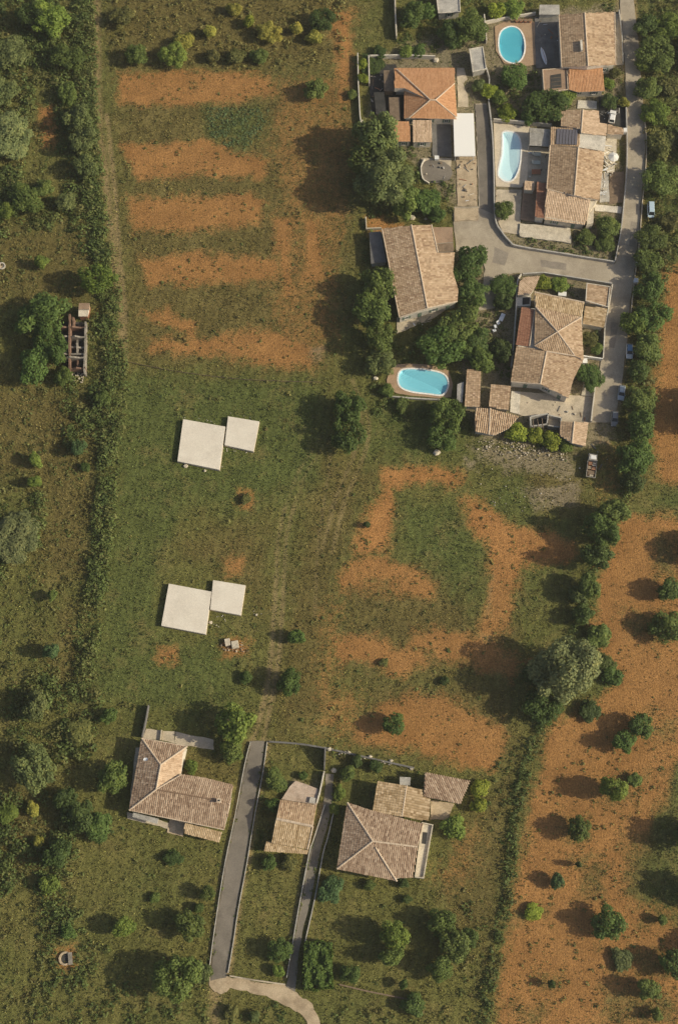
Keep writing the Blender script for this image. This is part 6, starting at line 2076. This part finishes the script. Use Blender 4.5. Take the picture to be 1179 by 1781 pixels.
bin_box('white utility box on the road parapet opposite the junction', 1110, 455, 1.3, .9, 1.2)
bin_box('white utility box on the road parapet below the junction', 1105, 489, 1.0, 1.1, 1.2)
bin_box('small white post box on the parapet opposite the white parasol', 1124, 297, .6, .7, 1.2)
bin_box('white box in the planted bed north of the hipped house', 977, 512, 2.0, 1.1, .9, 'white_paint', -.1)
bin_box('white gate post where the road meets the dark yard', 1086, 228, .8, 1.1, 1.4, 'white_paint')
bin_box('small white box on the dark terrace below the salmon house', 759, 275, 1.1, 1.0, .8, 'white_paint')
bin_box('white cabinet at the bottom of the small green yard wall', 1016, 629, 1.1, 1.2, 1.4, 'white_paint')


def lounger(label, x, y, rz, mat='cushion', L=1.9, W=.7):
    p = at(x, y, .3)
    h_ = thing('sun_lounger', label, 'sun lounger', (p.x, p.y, .15), rz, 'garden loungers')
    MB().box((0, -.3, .3), (W, L * .62, .1)).build('seat', mat, h_, False)
    MB().box((0, L * .33, .46), (W, L * .4, .1), tilt=(R(35), 0)).build('backrest', mat, h_, False)
    for sx in (-1, 1):
        for sy in (-.8, .6):
            MB().box((sx * W * .42, sy, .13), (.06, .06, .28)).build('leg', 'white_plastic', h_, False)


lounger('upper of two pale cushioned loungers beside the long pool', 933, 268, R(90), L=2.6, W=1.2)
lounger('lower of two pale cushioned loungers beside the long pool', 932, 283, R(90), L=2.6, W=1.2)
lounger('upper blue white lounger in the shady garden left of the hipped house', 872, 553, R(-25), 'white_plastic', 2.2, 1.1)
h = thing('garden_table', 'brown garden table below the loungers at the long pool', 'table', at(932, 299), 0)
p = at(932, 299, .8)
MB().box((p.x, p.y, .9), (2.4, 1.5, .08)).build('top', 'terracotta', h)
for sx in (-1, 1):
    for sy in (-1, 1):
        MB().box((p.x + sx * 1.05, p.y + sy * .6, .5), (.08, .08, .75)).build('leg', 'old_wood', h)


def chair(label, x, y, rz):
    p = at(x, y, .45)
    h_ = thing('garden_chair', label, 'chair', (p.x, p.y, 0), rz, 'blue white garden chairs')
    MB().box((0, 0, .44), (.75, .72, .07)).build('seat', 'white_plastic', h_, False)
    MB().box((0, .36, .8), (.75, .07, .7), tilt=(R(-12), 0)).build('backrest', 'white_plastic', h_, False)
    for sx in (-1, 1):
        MB().box((sx * .4, 0, .66), (.08, .7, .05)).build('armrest', 'white_plastic', h_, False)
        for sy in (-1, 1):
            MB().box((sx * .33, sy * .3, .2), (.06, .06, .45)).build('leg', 'white_plastic', h_, False)


chair('upper blue white garden chair left of the hipped house', 866, 562, R(30))
chair('middle blue white garden chair left of the hipped house', 861, 568, R(110))
chair('lowest blue white garden chair left of the hipped house', 859, 575, R(200))
# parasol
p = at(1066, 273, 2.2)
h = thing('parasol', 'white parasol on the patio between the long house and the road', 'parasol', (p.x, p.y, .12))
MB().tube((0, 0, 0), (0, 0, 2.7), .035, n=6).build('pole', 'steel', h, False)
n = 8
vs = [(0, 0, 2.75)] + [(1.5 * math.cos(2 * math.pi * k / n), 1.5 * math.sin(2 * math.pi * k / n), 2.15) for k in range(n)] + [(1.5 * math.cos(2 * math.pi * k / n), 1.5 * math.sin(2 * math.pi * k / n), 1.98) for k in range(n)]
MB().add(vs, [(0, 1 + k, 1 + (k + 1) % n) for k in range(n)] + [(1 + k, 9 + k, 9 + (k + 1) % n, 1 + (k + 1) % n) for k in range(n)]).build('canopy', 'awning_white', h, False)
MB().tube((0, 0, 0), (0, 0, .1), .35, n=10).build('base', 'concrete', h, False)
# unclear long white object on the dark terrace, given a boat's form
a_, b_ = at(941, 80, 1.0), at(950, 110, 1.0)
h = thing('long_white_object', 'long narrow white object in the form of an upturned boat on the dark terrace of the topmost house', 'boat', ((a_.x + b_.x) / 2, (a_.y + b_.y) / 2, .16), math.atan2(b_.y - a_.y, b_.x - a_.x))
L_ = (b_ - a_).length
vs, fs = [], []
ns = 9
for i in range(ns):
    k = i / (ns - 1) * 2 - 1
    hw = .62 * math.sqrt(max(.02, 1 - k * k))
    for an in range(6):
        q_ = math.pi * an / 5
        vs.append((k * L_ / 2, -math.cos(q_) * hw, .25 + math.sin(q_) * hw * .75))
for i in range(ns - 1):
    fs += [(i * 6 + j, i * 6 + j + 1, i * 6 + 7 + j, i * 6 + 6 + j) for j in range(5)]
fs += [tuple(range(6)), tuple(reversed(range((ns - 1) * 6, ns * 6)))]
MB().add(vs, fs).build('hull', 'white_plastic', h, False)
MB().box((0, 0, .75), (L_ * .85, .06, .06)).build('keel', 'rust', h, False)
for k in (-1, 1):
    MB().box((k * L_ * .28, 0, .12), (.12, 1.2, .24)).build('trestle', 'old_wood', h, False)
# pots on the oval pool wall
for i, (x, lab) in enumerate(((898, 'first terracotta pot from the left above the oval pool'), (905, 'second terracotta pot from the left above the oval pool'), (913, 'third terracotta pot from the left above the oval pool'), (921, 'fourth terracotta pot from the left above the oval pool'))):
    p = at(x, 37, .4)
    h = thing('plant_pot', lab, 'plant pot', (p.x, p.y, .08), 0, 'terracotta pots above the oval pool')
    MB().tube((0, 0, 0), (0, 0, .7), .32, .46, 12).build('pot', 'terracotta', h, False)
    MB().tube((0, 0, .66), (0, 0, .78), .52, .52, 12).build('rim', 'terracotta', h, False)
    MB().tube((0, 0, .70), (0, 0, .80), .42, .42, 10).build('soil', 'old_wood', h, False)

# ------------------------------------------------------------ clutter in the yards
def debris(name, label, poly, dens, mats, zb=.1, big=.5):
    mb = MB()
    for x, y in scatter(g2(poly), dens):
        k = rng.random()
        rz_ = rng.uniform(0, 3.14)
        if k < .4:
            mb.box((x, y, zb + .06), (rng.uniform(.8, 2.2), rng.uniform(.1, .3), .1), rz_, int(rng.integers(len(mats))))
        else:
            q_ = rng.uniform(.2, big)
            mb.box((x, y, zb + q_ * .4), (q_, q_ * rng.uniform(.6, 1.3), q_ * .8), rz_, int(rng.integers(len(mats))), .9)
    return tag(mb.build(name, mats), label, 'clutter', kind='stuff')


CM = ['old_wood', 'plaster_grey', 'rust', 'white_plastic', 'concrete_dark', 'limestone']
debris('yard_clutter', 'planks and boxes lying in the dark courtyard of the salmon house', [(645, 115), (666, 118), (668, 158), (650, 160), (650, 205), (700, 206), (700, 212), (645, 208)], .5, CM)
debris('yard_clutter', 'odds and ends on the yards along the dark driveway', [(795, 275), (828, 275), (829, 356), (797, 356)], .25, CM)
debris('yard_clutter', 'odds and ends on the round yard below the dark terrace', [(740, 282), (780, 285), (780, 312), (742, 314)], .3, CM)
debris('yard_clutter', 'furniture and boxes on the dark terrace of the topmost house', [(932, 34), (968, 34), (972, 75), (934, 72)], .22, CM, .2)
debris('yard_clutter', 'pale clutter on the patio strip between the long house and the road', [(1050, 240), (1070, 242), (1066, 298), (1048, 345), (1043, 345), (1048, 270)], .7, ['whitewash', 'plaster_grey', 'limestone', 'white_plastic'], .15)
debris('yard_clutter', 'boxes and planks in the dark yard beside the upper road', [(1044, 170), (1084, 174), (1085, 218), (1046, 210)], .3, CM)
debris('yard_clutter', 'odds and ends in the beige courtyard of the hipped house', [(905, 692), (1026, 700), (1024, 730), (905, 718)], .12, CM)
debris('yard_clutter', 'building scraps around the small two tone outbuilding and the truck', [(1000, 780), (1060, 745), (1065, 800), (1000, 850)], .10, CM, -.05)
debris('yard_clutter', 'scraps on the terrace beside the long pool', [(918, 258), (952, 260), (948, 314), (916, 312)], .15, CM, .2)
debris('yard_clutter', 'scraps under the trees beside the skewed roof house', [(692, 556), (750, 545), (750, 575), (692, 580)], .2, CM)

# ------------------------------------------------------------ thin summer haze
m = bpy.data.materials.new('haze')
m.use_nodes = True
t = m.node_tree
for n in list(t.nodes):
    if n.type == 'BSDF_PRINCIPLED':
        t.nodes.remove(n)
pv = N(t, 'ShaderNodeVolumePrincipled')
pv.inputs['Color'].default_value = (.93, .94, .92, 1)
pv.inputs['Density'].default_value = .00011
pv.inputs['Anisotropy'].default_value = .2
t.links.new(pv.outputs[0], t.nodes['Material Output'].inputs['Volume'])
MATS['haze'] = m
hz_ = MB().box((0, 0, (HGT + 20 - 2) / 2), (7000, 7000, HGT + 22)).build('haze', 'haze')
hz_['kind'] = 'stuff'
